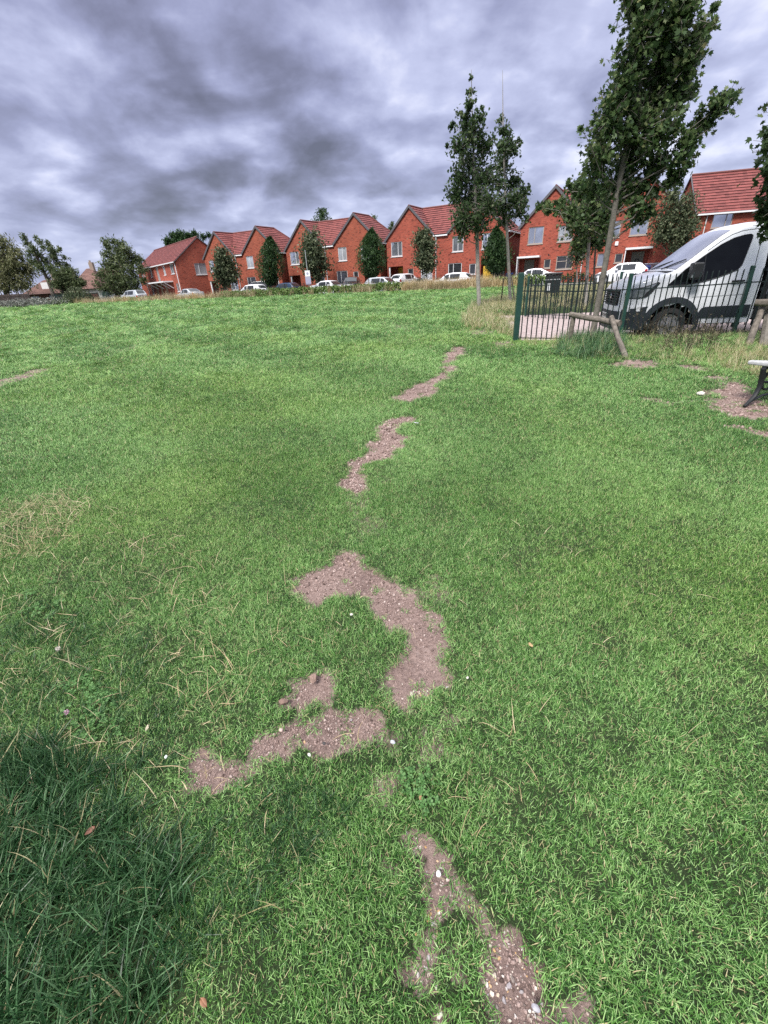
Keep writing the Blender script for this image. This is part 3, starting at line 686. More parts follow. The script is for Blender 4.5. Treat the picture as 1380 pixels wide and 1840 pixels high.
# tall verge grass
c_t = coll('tall_tufts')
for i in range(6): proto_blades('tall_tuft_%d' % i, 16, .06, .16, .42, .006, 1.5, MT['dryblade'], c_t, seg=4, curl=.8)
regs = [([(826, 578), (850, 548), (900, 534), (930, 540), (928, 612), (880, 602), (840, 594)], 900, .6, 1.1),
        ([(918, 612), (1000, 611), (1110, 604), (1240, 600), (1420, 592), (1450, 690), (1340, 672), (1280, 668), (1180, 655), (1110, 648), (1030, 634), (960, 622)], 1100, .32, .66),
        ([(1240, 640), (1300, 632), (1420, 640), (1420, 700), (1330, 672)], 150, .45, .75),
        ([(860, 552), (905, 536), (930, 535), (930, 560), (880, 565)], 90, .8, 1.2)]
Qs, Sc = [], []
for poly, n, a, b in regs:
    q_ = inpoly(poly, n); Qs.append(q_); Sc.append(rng.uniform(a, b, len(q_)))
wq = rng.uniform(0, 1, (9000, 2)); q_ = np.array([fence_pt(-.3+a*26, 6.9+b*18) for a, b in wq]); q_ = q_[(row_st(q_[:, 0], q_[:, 1])[1] < -10.4) & (q_[:, 0] > .295*q_[:, 1])]
pn = fbm(q_[:, 0]*.5, q_[:, 1]*.5, 77, 3); q_ = q_[pn > .36]; Qs.append(q_); Sc.append(rng.uniform(.6, 1.2, len(q_)))
Q = np.vstack(Qs); sc = np.concatenate(Sc); dq = dirt_at(Q[:, 0], Q[:, 1]) < .5; Q = Q[dq]; sc = sc[dq]; n = len(Q)
scatter('verge_grass', np.stack([Q[:, 0], Q[:, 1], ground(Q[:, 0], Q[:, 1])-.01], 1), rotz(n, .15), np.stack([sc, sc, sc], 1), np.clip(fbm(Q[:, 0]*1.1, Q[:, 1]*1.1, 5, 3)*1.6-.35+rng.normal(0, .1, n), 0, 1), 6, c_t)
c_d = coll('dark_tufts')
for i in range(4): proto_blades('dark_tuft_%d' % i, 18, .06, .16, .40, .006, 1.7, MT['longblade'], c_d, seg=4, curl=.8)
Q = np.vstack([inpoly([(1000, 640), (1010, 612), (1060, 602), (1112, 612), (1118, 642), (1060, 650)], 380), inpoly([(1112, 645), (1180, 610), (1240, 605), (1250, 640), (1180, 655)], 130)]); n = len(Q); sc = np.where(np.arange(n) < 380, rng.uniform(.7, 1.1, n), rng.uniform(.3, .55, n))
scatter('green_grass_clumps', np.stack([Q[:, 0], Q[:, 1], ground(Q[:, 0], Q[:, 1])-.01], 1), rotz(n, .15), np.stack([sc, sc, sc], 1), rng.uniform(.3, 1, n), 4, c_d)
# straw-coloured grass along the far edge of the field
c_w = coll('straw_tufts')
for i in range(5): proto_blades('straw_tuft_%d' % i, 22, .22, .45, .95, .02, .8, MT['strawblade'], c_w, seg=4, curl=.6)
wq = []
for s0, s1, t0, t1, n in [(9.3, 16.8, -11.9, -10.7, 480), (4, 6, -11.6, -10.8, 30), (-27, -8, -11.3, -10.5, 230), (-45, -27, -11.2, -10.4, 140), (-8, 9, -11.6, -11.3, 30), (16.8, 20, -11.6, -10.8, 60)]:
    wq += [row(rng.uniform(s0, s1), rng.uniform(t0, t1)) for _ in range(n)]
Q = np.array(wq); n = len(Q); sc = rng.uniform(.75, 1.4, n)
scatter('straw_grass', np.stack([Q[:, 0], Q[:, 1], ground(Q[:, 0], Q[:, 1])-.02], 1), rotz(n, .08), np.stack([sc, sc, sc], 1), rng.random(n), 5, c_w)

# crumbs of earth and flint gravel in the bare patches
def lump_mat(name, stops, rough=.9):
    m, nt = newmat(name); L = nt.links.new
    out = nd(nt, 'ShaderNodeOutputMaterial'); b = nd(nt, 'ShaderNodeBsdfPrincipled'); b.inputs['Roughness'].default_value = rough; b.inputs['Specular IOR Level'].default_value = .25
    ti = nd(nt, 'ShaderNodeAttribute', attribute_name='tint', attribute_type='INSTANCER'); r = ramp(nt, stops); L(ti.outputs['Fac'], r.inputs['Fac']); L(r.outputs['Color'], b.inputs['Base Color']); L(b.outputs[0], out.inputs['Surface']); return m
c_c = coll('crumbs'); crm = lump_mat('earth_crumb', [(0, (.07, .047, .04)), (.4, (.22, .155, .137)), (.75, (.35, .26, .235)), (1, (.46, .385, .35))])
for i in range(5): proto_lump('crumb_%d' % i, crm, c_c)
Cs = []
for w, fe, st, lo, hi in POLY:
    ar = np.prod(hi-lo); dd = np.hypot(*w.mean(0)); n = int(min(14000, ar*22000/max(1, dd)**1.5*st*1.5))
    Cs.append(lo+(hi-lo)*rng.random((n, 2)))
Q = np.vstack(Cs); dv = dirt_at(Q[:, 0], Q[:, 1]); Q = Q[rng.random(len(Q)) < dv-.25]; n = len(Q)
dd = np.hypot(Q[:, 0], Q[:, 1]); sz = np.minimum(rng.lognormal(math.log(.0026), .5, n), .008)*np.clip(dd/1.6, .8, 2.6)
zz = ground(Q[:, 0], Q[:, 1])-.016 + (fbm(Q[:, 0]*16, Q[:, 1]*16, 5, 4)-.5)*.022*np.clip(1-dd/14, 0, 1)
scatter('soil_crumbs', np.stack([Q[:, 0], Q[:, 1], zz+sz*.3], 1), rng.uniform(0, 6, (n, 3)), np.stack([sz]*3, 1), np.clip(rng.normal(.5, .22, n), 0, 1), 5, c_c)
c_v = coll('gravel'); grm = lump_mat('flint_gravel', [(0, (.14, .11, .10)), (.2, (.30, .25, .22)), (.45, (.50, .44, .38)), (.6, (.50, .30, .13)), (.75, (.62, .57, .52)), (1, (.30, .27, .28))], .6)
for i in range(6): proto_lump('pebble_%d' % i, grm, c_v, flat=.6)
Cs = []
for i, n in ((16, 2600), (17, 3400), (18, 900), (20, 900), (19, 500), (10, 25), (9, 25), (6, 25), (11, 25)):
    w, fe, st, lo, hi = POLY[i]; Cs.append(lo+(hi-lo)*rng.random((n, 2)))
Q = np.vstack(Cs); dv = dirt_at(Q[:, 0], Q[:, 1]); Q = Q[rng.random(len(Q)) < dv-.1]; n = len(Q)
sz = np.minimum(rng.lognormal(math.log(.0030), .45, n), .0085)
zz = ground(Q[:, 0], Q[:, 1])-.015 + (fbm(Q[:, 0]*16, Q[:, 1]*16, 5, 4)-.5)*.022*.9
scatter('flint_gravel', np.stack([Q[:, 0], Q[:, 1], zz+sz*.25], 1), rng.uniform(0, 6, (n, 3)), np.stack([sz]*3, 1), rng.random(n), 6, c_v)


# patches of clover leaves among the grass
c_k = coll('clover'); MT['cloverleaf'] = foliage('clover_leaves', [(.04, .11, .03), (.08, .19, .05), (.15, .28, .10)], attr='br')
for i in range(3):
    V, Fc, Bc = [], [], []
    for k in range(9):
        a0 = random.uniform(0, 6.3); r0 = .03*math.sqrt(random.random()); cx_, cy_, cz_ = r0*math.cos(a0), r0*math.sin(a0), random.uniform(.018, .04); sz_ = random.uniform(.006, .011); a1_ = random.uniform(0, 6.3)
        for j in range(3):
            t_ = a1_+j*2.094; o_ = len(V)
            for u_, w_, h_ in ((0, 0, 0), (.55, .45, .15), (1, .32, .2), (1, -.32, .2), (.55, -.45, .15)):
                V.append((cx_+sz_*(u_*math.cos(t_)-w_*math.sin(t_)), cy_+sz_*(u_*math.sin(t_)+w_*math.cos(t_)), cz_+sz_*h_))
            Fc.append(tuple(range(o_, o_+5))); Bc.append(random.random())
    me = bpy.data.meshes.new('clover_%d' % i); me.from_pydata(V, [], Fc); me.materials.append(MT['cloverleaf']); at_ = me.attributes.new('br', 'FLOAT', 'FACE'); at_.data.foreach_set('value', Bc)
    c_k.objects.link(bpy.data.objects.new('clover_%d' % i, me))
Q = np.vstack([inpoly(pl_, n_) for pl_, n_ in (([(100, 1230), (190, 1225), (220, 1320), (130, 1340)], 26), ([(725, 1400), (775, 1395), (785, 1450), (735, 1460)], 9), ([(40, 1040), (160, 1060), (120, 1140), (20, 1120)], 10))]); n = len(Q)
scatter('clover_leaves', np.stack([Q[:, 0], Q[:, 1], ground(Q[:, 0], Q[:, 1])-.003], 1), rotz(n, .2), np.full((n, 3), 1.0), rng.random(n), 3, c_k)
# ------------------------------------------------------------------ tracks, road, pavement
def sheet(name, fn, n, m, mat, dz=0., extra=None):
    V = []; 
    for i in range(n+1):
        for j in range(m+1):
            x, y = fn(i/n, j/m); V.append((x, y, gz(x, y)+dz))
    F_ = [(i*(m+1)+j, (i+1)*(m+1)+j, (i+1)*(m+1)+j+1, i*(m+1)+j+1) for i in range(n) for j in range(m)]
    mb = MB(); mb.add(V, F_); o = mb.build(name, mat); return kind(o, 'structure')
def gravel_mat(name, c0, c1, c2):
    m, nt = newmat(name); L = nt.links.new
    out = nd(nt, 'ShaderNodeOutputMaterial'); b = nd(nt, 'ShaderNodeBsdfPrincipled'); b.inputs['Roughness'].default_value = .9; b.inputs['Specular IOR Level'].default_value = .2
    g = nd(nt, 'ShaderNodeNewGeometry'); n = nd(nt, 'ShaderNodeTexNoise'); n.inputs['Scale'].default_value = 9; n.inputs['Detail'].default_value = 8; n.inputs['Roughness'].default_value = .75; L(g.outputs['Position'], n.inputs['Vector'])
    r = ramp(nt, [(.3, c0), (.5, c1), (.7, c2)]); L(n.outputs['Fac'], r.inputs['Fac']); L(r.outputs['Color'], b.inputs['Base Color'])
    bp = nd(nt, 'ShaderNodeBump'); bp.inputs['Strength'].default_value = .5; bp.inputs['Distance'].default_value = .02; L(n.outputs['Fac'], bp.inputs['Height']); L(bp.outputs['Normal'], b.inputs['Normal']); L(b.outputs[0], out.inputs['Surface']); return m
sheet('track', lambda a, b: fence_pt(.35+a*29, .62+b*6.2), 40, 12, gravel_mat('track_gravel', (.20, .155, .15), (.36, .29, .28), (.50, .43, .42)), .02)
sheet('road', lambda a, b: row(-62+a*130, -9.3+b*4.6), 60, 2, MT['asphalt'], .012)
def strip_box(name, s0, s1, t0, t1, z0, z1, mat):
    mb = MB(); P = [row(s0, t0), row(s1, t0), row(s1, t1), row(s0, t1)]
    V = [(x, y, z0) for x, y in P]+[(x, y, z1) for x, y in P]
    mb.add(V, [(3, 2, 1, 0), (4, 5, 6, 7), (0, 1, 5, 4), (1, 2, 6, 5), (2, 3, 7, 6), (3, 0, 4, 7)]); return kind(mb.build(name, mat), 'structure')
strip_box('kerb', -62, 68, -4.7, -4.55, .2, .45, MT['kerb']); strip_box('pavement', -62, 68, -4.55, -2.9, .2, .445, MT['paving'])
strip_box('forecourt', -62, 68, -1.7, -.02, .3, .478, MT['paving'])

# ------------------------------------------------------------------ houses
class Facade:
    """a wall plane inside a house: s along the wall (seen from outside, left to right), n out of the wall, z up"""
    def __init__(f, org, u): f.o = Vector((*org, 0)); f.u = Vector((*u, 0)).normalized(); f.n = Vector((f.u.y, -f.u.x, 0))
    def p(f, s, n, z): return tuple(f.o+f.u*s+f.n*n+Vector((0, 0, z)))
    def box(f, mb, s0, s1, n0, n1, z0, z1):
        P = [f.p(s, n, z) for z in (z0, z1) for s, n in ((s0, n1), (s1, n1), (s1, n0), (s0, n0))]
        mb.add(P, [(3, 2, 1, 0), (4, 5, 6, 7), (0, 1, 5, 4), (1, 2, 6, 5), (2, 3, 7, 6), (3, 0, 4, 7)])
    def wall(f, mb, s0, s1, z0, z1, holes=(), gable=None):
        S_ = sorted({s0, s1, *[h[0] for h in holes], *[h[1] for h in holes]}); Z_ = sorted({z0, z1, *[h[2] for h in holes], *[h[3] for h in holes]})
        S_ = [s for s in S_ if s0 <= s <= s1]; Z_ = [z for z in Z_ if z0 <= z <= z1]
        for a, b in zip(S_, S_[1:]):
            for c, d in zip(Z_, Z_[1:]):
                ms, mz = (a+b)/2, (c+d)/2
                if any(h[0] < ms < h[1] and h[2] < mz < h[3] for h in holes): continue
                mb.quad(f.p(a, 0, c), f.p(b, 0, c), f.p(b, 0, d), f.p(a, 0, d), [(a, c), (b, c), (b, d), (a, d)])
        if gable:
            sa, za = gable; mb.poly([f.p(s0, 0, z1), f.p(s1, 0, z1), f.p(sa, 0, za)], [(s0, z1), (s1, z1), (sa, za)])
    def recess(f, mb, h, dp):
        a, b, c, d = h
        mb.quad(f.p(a, 0, c), f.p(a, -dp, c), f.p(a, -dp, d), f.p(a, 0, d), [(0, c), (dp, c), (dp, d), (0, d)])
        mb.quad(f.p(b, -dp, c), f.p(b, 0, c), f.p(b, 0, d), f.p(b, -dp, d), [(0, c), (dp, c), (dp, d), (0, d)])
        mb.quad(f.p(a, -dp, c), f.p(b, -dp, c), f.p(b, -dp, d), f.p(a, -dp, d), [(a, c), (b, c), (b, d), (a, d)])
        mb.quad(f.p(a, 0, d), f.p(a, -dp, d), f.p(b, -dp, d), f.p(b, 0, d), [(0, 0), (dp, 0), (dp, 1), (0, 1)])
    def reveal(f, mb, h, dp=.13):
        a, b, c, d = h
        for P in ([(a, 0, c), (a, -dp, c), (a, -dp, d), (a, 0, d)], [(b, -dp, c), (b, 0, c), (b, 0, d), (b, -dp, d)], [(a, -dp, d), (b, -dp, d), (b, 0, d), (a, 0, d)], [(a, 0, c), (b, 0, c), (b, -dp, c), (a, -dp, c)]):
            mb.quad(*[f.p(*q) for q in P], [(q[0]+q[1], q[2]) for q in P])
    def window(f, root, h, frame, pane, mull=(.5,), fw=.07, sill=True, name='window', trans=None):
        a, b, c, d = h; mb = MB(); n1, n0 = -.045, -.13
        f.box(mb, a, a+fw, n0, n1, c, d); f.box(mb, b-fw, b, n0, n1, c, d); f.box(mb, a+fw, b-fw, n0, n1, d-fw, d); f.box(mb, a+fw, b-fw, n0, n1, c, c+fw)
        for m_ in mull: x = a+(b-a)*m_; f.box(mb, x-.03, x+.03, n0, -.055, c+fw, d-fw)
        if trans: z = c+(d-c)*trans; f.box(mb, a+fw, a+(b-a)*(mull[0] if mull else 1)-.03, n0, -.06, z-.025, z+.025)
        if sill: f.box(mb, a-.05, b+.05, -.045, .06, c-.07, c-.003)
        o = mb.build(name, frame, root)
        pm = MB(); pm.quad(f.p(a+fw*.6, -.10, c+fw*.6), f.p(b-fw*.6, -.10, c+fw*.6), f.p(b-fw*.6, -.10, d-fw*.6), f.p(a+fw*.6, -.10, d-fw*.6)); pm.build('pane', pane, o)
        return o
def slope(mb, pts, up, along, ov=0., course=.36):
    """a roof slope as lapped tile courses: pts polygon (coplanar), 'along' = eaves direction"""
    pts = [Vector(p) for p in pts]; al = Vector(along).normalized(); n = (pts[1]-pts[0]).cross(pts[2]-pts[0]).normalized()
    if n.z < 0: n = -n
    upv = n.cross(al); upv = upv if upv.z > 0 else -upv; upv.normalize()
    o = min(pts, key=lambda p: p.dot(upv)); uv = [((p-o).dot(al), (p-o).dot(upv)) for p in pts]
    vmax = max(v for u, v in uv); k = max(1, round(vmax/course)); m = len(uv)
    def clip(v):
        xs = []
        for i in range(m):
            (u0, v0), (u1, v1) = uv[i], uv[(i+1) % m]
            if abs(v1-v0) < 1e-9:
                if abs(v0-v) < 1e-6: xs += [u0, u1]
            elif min(v0, v1)-1e-7 <= v <= max(v0, v1)+1e-7: xs.append(u0+(u1-u0)*(v-v0)/(v1-v0))
        return (min(xs), max(xs)) if xs else None
    lip = .055
    for i in range(k):
        va, vb = vmax*i/k, vmax*(i+1)/k; ca = clip(va+1e-5); cb_ = clip(vb-1e-5)
        if not ca or not cb_: continue
        P = lambda u, v, h: tuple(o+al*u+upv*v+n*h)
        a0, a1, b0, b1 = P(ca[0], va, lip), P(ca[1], va, lip), P(cb_[1], vb, .004), P(cb_[0], vb, .004)
        mb.quad(a0, a1, b0, b1, [(ca[0], va+.01), (ca[1], va+.01), (cb_[1], vb-.01), (cb_[0], vb-.01)])
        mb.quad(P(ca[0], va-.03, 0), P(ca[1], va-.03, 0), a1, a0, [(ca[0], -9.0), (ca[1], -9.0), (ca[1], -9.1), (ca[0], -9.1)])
def beam(mb, a, b, w, h, up=(0, 0, 1)):
    a, b = Vector(a), Vector(b); d = (b-a).normalized(); x = d.cross(Vector(up)).normalized(); y = x.cross(d)
    P = [tuple(p+x*sx*w/2+y*sy*h/2) for p in (a, b) for sx, sy in ((-1, -1), (1, -1), (1, 1), (-1, 1))]
    mb.add(P, [(3, 2, 1, 0), (4, 5, 6, 7), (0, 1, 5, 4), (1, 2, 6, 5), (2, 3, 7, 6), (3, 0, 4, 7)])
ZB, ZE, ZR = .3, 5.5, 8.35
ROT = math.atan2(U_ROW[1], U_ROW[0])

def pair_house(s0, label, wins1, wins0, porch, doors, frame, extras=None, canopies=()):
    x, y = row(s0, 0); root = thing('brick_house', label, 'house', (x, y, 0), ROT, 'red brick twin-gabled houses in a row')
    fa = Facade((0, 0), (1, 0)); Wd, G1, G2, DP = 13.6, 5.8, 7.3, 7.0; a1, a2 = G1/2, (G2+Wd)/2
    mb = MB(); allh = [w[0] for w in wins1+wins0]+[p[0] for p in porch]
    sel = lambda a, b: [h for h in allh if h[0] >= a-.01 and h[1] <= b+.01]
    fa.wall(mb, 0, G1, ZB, ZE, sel(0, G1), (a1, ZR)); fa.wall(mb, G1, G2, ZB, ZE, sel(G1, G2)); fa.wall(mb, G2, Wd, ZB, ZE, sel(G2, Wd), (a2, ZR))
    for p in porch: fa.recess(mb, p[0], p[1])
    for w in wins1+wins0: fa.reveal(mb, w[0])
    Facade((Wd, 0), (0, 1)).wall(mb, 0, DP, ZB, ZE); Facade((Wd, DP), (-1, 0)).wall(mb, 0, Wd, ZB, ZE); Facade((0, DP), (0, -1)).wall(mb, 0, DP, ZB, ZE)
    mb.build('wall', MT['brick%d' % (int(abs(s0)) % 5)], root)
    rf = MB(); e = .22; f = -.10; m_ = DP/2; k = (ZR-ZE)/(G1/2); k2 = (ZR-ZE)/((Wd-G2)/2); zo = .06
    zr, ze = ZR+zo, ZE+zo
    zl, zR_ = ze-e*k, ze-e*k2
    slope(rf, [(a2, f, zr), (Wd+e, f, zR_), (Wd+e, DP+e, zR_), (a2, m_, zr)], 0, (0, 1, 0))
    slope(rf, [(a1, f, zr), (a1, m_, zr), (-e, DP+e, zl), (-e, f, zl)], 0, (0, 1, 0))
    slope(rf, [(a1, m_, zr), (a2, m_, zr), (Wd+e, DP+e, ze-.2), (-e, DP+e, ze-.2)], 0, (1, 0, 0))
    slope(rf, [(a1, f, zr), (G1, f, ze), (a1, m_, zr)], 0, (0, 1, 0)); slope(rf, [(a2, f, zr), (a2, m_, zr), (G2, f, ze)], 0, (0, 1, 0))
    slope(rf, [(G1, f, ze), (G2, f, ze), (a2, m_, zr), (a1, m_, zr)], 0, (1, 0, 0))
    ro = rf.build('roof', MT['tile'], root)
    for a, b in [((a1, f, zr), (a1, m_, zr)), ((a2, f, zr), (a2, m_, zr)), ((a1, m_, zr), (a2, m_, zr)), ((a2, m_, zr), (Wd+e, DP+e, ze-.25)), ((a1, m_, zr), (-e, DP+e, ze-.25))]:
        a = Vector(a)+Vector((0, 0, .05)); b = Vector(b)+Vector((0, 0, .05)); rg = MB(); rg.tube([a, b], .09, 8); rg.build('ridge_tiles', MT['ridge'], ro, smooth=True)
    for sa, sb, sap in ((-e, G1, a1), (G2, Wd+e, a2)):
        za = zl if sa < 0 else ze; zb_ = zR_ if sb > Wd else ze
        vb = MB(); beam(vb, (sa, f-.02, za-.02), (sap, f-.02, zr-.02), .10, .20); vb.build('bargeboard', MT['verge'], root)
        vb = MB(); beam(vb, (sb, f-.022, zb_-.02), (sap, f-.022, zr-.022), .10, .20); vb.build('bargeboard', MT['verge'], root)
    g_ = MB(); g_.box(G1-.05, G2+.05, -.20, -.06, ZE-.13, ZE+.0); g_.build('gutter', MT['white'], root, bevel=.02); g_ = MB(); g_.box(Wd+.02, Wd+.30, -.12, DP+.1, ZE-.30, ZE-.18); g_.build('gutter', MT['white'], root, bevel=.02)
    dpm = MB(); dpm.tube([(G1+.25, -.13, ZE-.13), (G1+.25, -.07, ZE-.5), (G1+.25, -.07, ZB)], .045, 8); dpm.build('downpipe', MT['offwhite'], root, smooth=True)
    for h, pane, kw in wins1+wins0: fa.window(root, h, kw.pop('frame', frame), MT[pane], **kw)
    for p, d in zip(porch, doors):
        if not d: continue
        h, dp = p[0], p[1]; dm = MB(); a, b, mat = d
        fa.box(dm, a, b, -dp+.01, -dp+.07, ZB+.15, h[3]-.12); do = dm.build('door', MT[mat], root)
        hm = MB(); fa.box(hm, b-.14, b-.10, -dp+.07, -dp+.12, 1.35, 1.6); hm.build('handle', MT['chrome'], do)
        if mat == 'door':
            wm = MB(); c = fa.p((a+b)/2, -dp+.09, 1.95); ring = [(c[0]+.16*math.cos(t*PI/8), c[1], c[2]+.16*math.sin(t*PI/8)) for t in range(17)]; wm.tube(ring, .04, 6, cap=False); 
            if extras == 'wreath' and a > 8: wm.build('wreath', MT['black'], do)
        if len(p) > 2 and p[2] is not None:
            pm = MB(); fa.box(pm, p[2]-.08, p[2]+.08, -.26, -.10, ZB, h[3]); pm.build('porch_post', MT['white'], root)
    for a, b, z in canopies:
        cm = MB(); fa.box(cm, a, b, .003, .75, z, z+.16); cm.build('canopy', MT['white'], root)
        cm = MB(); fa.box(cm, a, a+.07, .003, .7, ZB+.1, z-.003); cm.build('side_screen', MT['white'], root)
    return root, fa

W1 = (3.84, 5.25); W0 = (1.55, 2.62)
def std(frame, ylw, panes):
    w1 = [((.55, 1.95, W1[0], W1[1]), panes[0], dict(mull=(.62,), sill=True)), ((7.9, 9.1, W1[0], W1[1]), panes[1], dict(mull=(.5,))), ((11.1, 12.3, W1[0], W1[1]), panes[2], dict(mull=(.45,)))]
    w0 = [((2.6, 3.3, 1.62, 2.55), 'panedark', dict(mull=(), frame=MT['taupe'])), ((4.2, 5.6, 1.3, 2.55), panes[3], dict(mull=(.5,))), ((7.45, 9.0, 1.3, 2.78), panes[4], dict(mull=(.38,))), ((9.85, 10.55, 1.62, 2.62), 'panedark', dict(mull=()))]
    return w1, w0
w1, w0 = std('offwhite', 0, ['pane', 'pane2', 'pane', 'pane', 'panedark'])
w1[0] = ((.75, 1.65, 3.8, 5.15), 'pane', dict(mull=(.4,))); w1.insert(1, ((4.6, 5.4, 3.85, 5.15), 'pane2', dict(mull=())))
hB, fB = pair_house(-27.7, 'twin-gabled red brick house next to the long gable-ended house, farthest of the row', w1, w0, [((.12, 1.7, ZB, 2.62), 1.1, .2), ((11.3, 13.0, ZB, 2.62), 1.1, 12.9)], [(.5, 1.35, 'door'), (11.6, 12.5, 'timber')], MT['offwhite'])
w1, w0 = std('offwhite', 0, ['pane', 'pane2', 'pane2', 'panedark', 'panedark'])
hC, fC = pair_house(-12.86, 'twin-gabled red brick house with an orange alarm box, behind the dark round-based evergreen', w1, w0, [((.12, 1.8, ZB, 2.62), 1.2, .22), ((11.4, 13.2, ZB, 2.62), 1.2, 13.0)], [(.9, 1.7, 'timber'), (11.8, 12.7, 'timber')], MT['offwhite'])
w1, w0 = std('offwhite', 0, ['pane', 'pane', 'pane', 'pane2', 'panedark'])
hD, fD = pair_house(1.68, 'twin-gabled red brick house with a bright yellow board in its left porch', w1, w0, [((.12, 2.0, ZB, 2.85), 1.2, .22), ((11.1, 13.0, ZB, 2.98), 1.2, None)], [(.85, 1.9, 'yellow'), (11.9, 12.8, 'timber')], MT['offwhite'])
wE1 = [((.75, 2.2, 3.95, 5.38), 'pane', dict(mull=(.42,))), ((3.55, 4.9, 3.95, 5.25), 'pane2', dict(mull=(.45,), trans=.35)), ((7.6, 8.9, 3.95, 5.25), 'pane', dict(mull=(.5,))), ((9.7, 11.1, 3.98, 5.28), 'pane', dict(mull=(.5,)))]
wE0 = [((2.53, 3.16, 1.8, 2.57), 'panedark', dict(mull=())), ((3.68, 5.2, 1.62, 2.78), 'panedark', dict(mull=(.62,), trans=.6)), ((7.35, 8.2, 1.65, 2.75), 'pane', dict(mull=())), ((8.84, 9.5, 1.9, 2.65), 'panedark', dict(mull=()))]
for w_ in wE1+wE0: w_[2]['frame'] = MT['taupe']
hE, fE = pair_house(16.66, 'twin-gabled red brick house with white porch canopies behind the leafy maple', wE1, wE0, [((.15, 2.0, ZB, 2.72), .5, None), ((9.75, 11.6, ZB, 2.82), .5, None)], [(.55, 1.5, 'door'), (10.2, 11.2, 'door')], MT['taupe'], 'wreath', [(.0, 2.15, 2.78), (9.65, 11.8, 2.88)])
def alarm(root, fa, s, z, mat):
    m_ = MB(); fa.box(m_, s-.14, s+.14, .003, .10, z-.16, z+.16); m_.build('alarm_box', mat, root, bevel=.03)
MT['orange'] = plain('orange_box', (.75, .22, .12), .5, var=.05)
alarm(hC, fC, 10.95, 4.65, MT['orange']); alarm(hE, fE, 8.8, 3.45, MT['white'])
for rt_, fa in ((hC, fC), (hD, fD), (hE, fE), (hB, fB)):
    for s, z in ((2.9, 2.95), (9.9, 3.0), (6.2, 3.0)): vm = MB(); fa.box(vm, s-.06, s+.06, .003, .03, z-.06, z+.06); vm.build('air_brick', MT['black'], rt_)

def gable_house(name, label, org, rot, Wd, DP, ze, zr, holes, root_extra=None, mat='brick', tmat='tile', gable_holes=(), group=None, ov=.25, zb=.3, dark_left=None):
    """a plain house, ridge parallel with the front; front wall on local y=0"""
    root = thing(name, label, 'house', (org[0], org[1], 0), rot, group); fa = Facade((0, 0), (1, 0)); fr = Facade((Wd, 0), (0, 1)); fl = Facade((0, DP), (0, -1)); fb = Facade((Wd, DP), (-1, 0))
    mb = MB(); fa.wall(mb, 0, Wd, zb, ze, [h[0] for h in holes]); fr.wall(mb, 0, DP, zb, ze, [h[0] for h in gable_holes], (DP/2, zr)); fl.wall(mb, 0, DP, zb, ze, (), (DP/2, zr)); fb.wall(mb, 0, Wd, zb, ze)
    for h in holes: fa.reveal(mb, h[0])
    for h in gable_holes: fr.reveal(mb, h[0])
    mb.build('wall', MT[mat], root)
    k = (zr-ze)/(DP/2); zo = .06; rf = MB(); z0 = ze+zo-ov*k; z1 = zr+zo; o = .08
    slope(rf, [(-o, -ov, z0), (Wd+o, -ov, z0), (Wd+o, DP/2, z1), (-o, DP/2, z1)], 0, (1, 0, 0)); slope(rf, [(-o, DP+ov, z0), (-o, DP/2, z1), (Wd+o, DP/2, z1), (Wd+o, DP+ov, z0)], 0, (1, 0, 0))
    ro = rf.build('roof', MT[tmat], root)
    rg = MB(); rg.tube([(-o, DP/2, z1+.06), (Wd+o, DP/2, z1+.06)], .09, 8); rg.build('ridge_tiles', MT['ridge'] if tmat == 'tile' else MT['verge'], ro, smooth=True)
    for x in (-o, Wd+o):
        vb = MB(); beam(vb, (x, -ov, z0-.05), (x, DP/2, z1-.05), .06, .18, (1, 0, 0)); vb.build('bargeboard', MT['verge'], root)
        vb = MB(); beam(vb, (x+.002, DP+ov, z0-.05), (x+.002, DP/2, z1-.052), .06, .18, (1, 0, 0)); vb.build('bargeboard', MT['verge'], root)
    g_ = MB(); g_.box(-o, Wd+o, -ov-.12, -ov-.005, z0-.12, z0-.0); g_.build('gutter', MT['white'], root)
    for h, pane, kw in holes: fa.window(root, h, kw.pop('frame', MT['offwhite']), MT[pane], **kw)
    for h, pane, kw in gable_holes: fr.window(root, h, kw.pop('frame', MT['offwhite']), MT[pane], **kw)
    return root, fa, fr
# the end house on the right
HF = [((1.36, 2.95, 4.2, 5.32), 'pane', dict(mull=(.68,), frame=MT['taupe'])), ((5.2, 6.6, 4.2, 5.3), 'pane', dict(frame=MT['taupe'])), ((1.4, 2.8, 1.4, 2.6), 'panedark', dict(frame=MT['taupe'])), ((5.2, 6.6, 1.4, 2.6), 'panedark', dict(frame=MT['taupe']))]
hF, fF, fFr = gable_house('brick_house', 'red brick house with a broad striped red roof behind the white van cab', (29.3, 46), R(-15), 9.5, 7.0, 5.5, 8.6, HF)
dpm = MB(); dpm.tube([(.85, -.08, 5.2), (.85, -.07, .3)], .045, 8); dpm.build('downpipe', MT['offwhite'], hF, smooth=True)
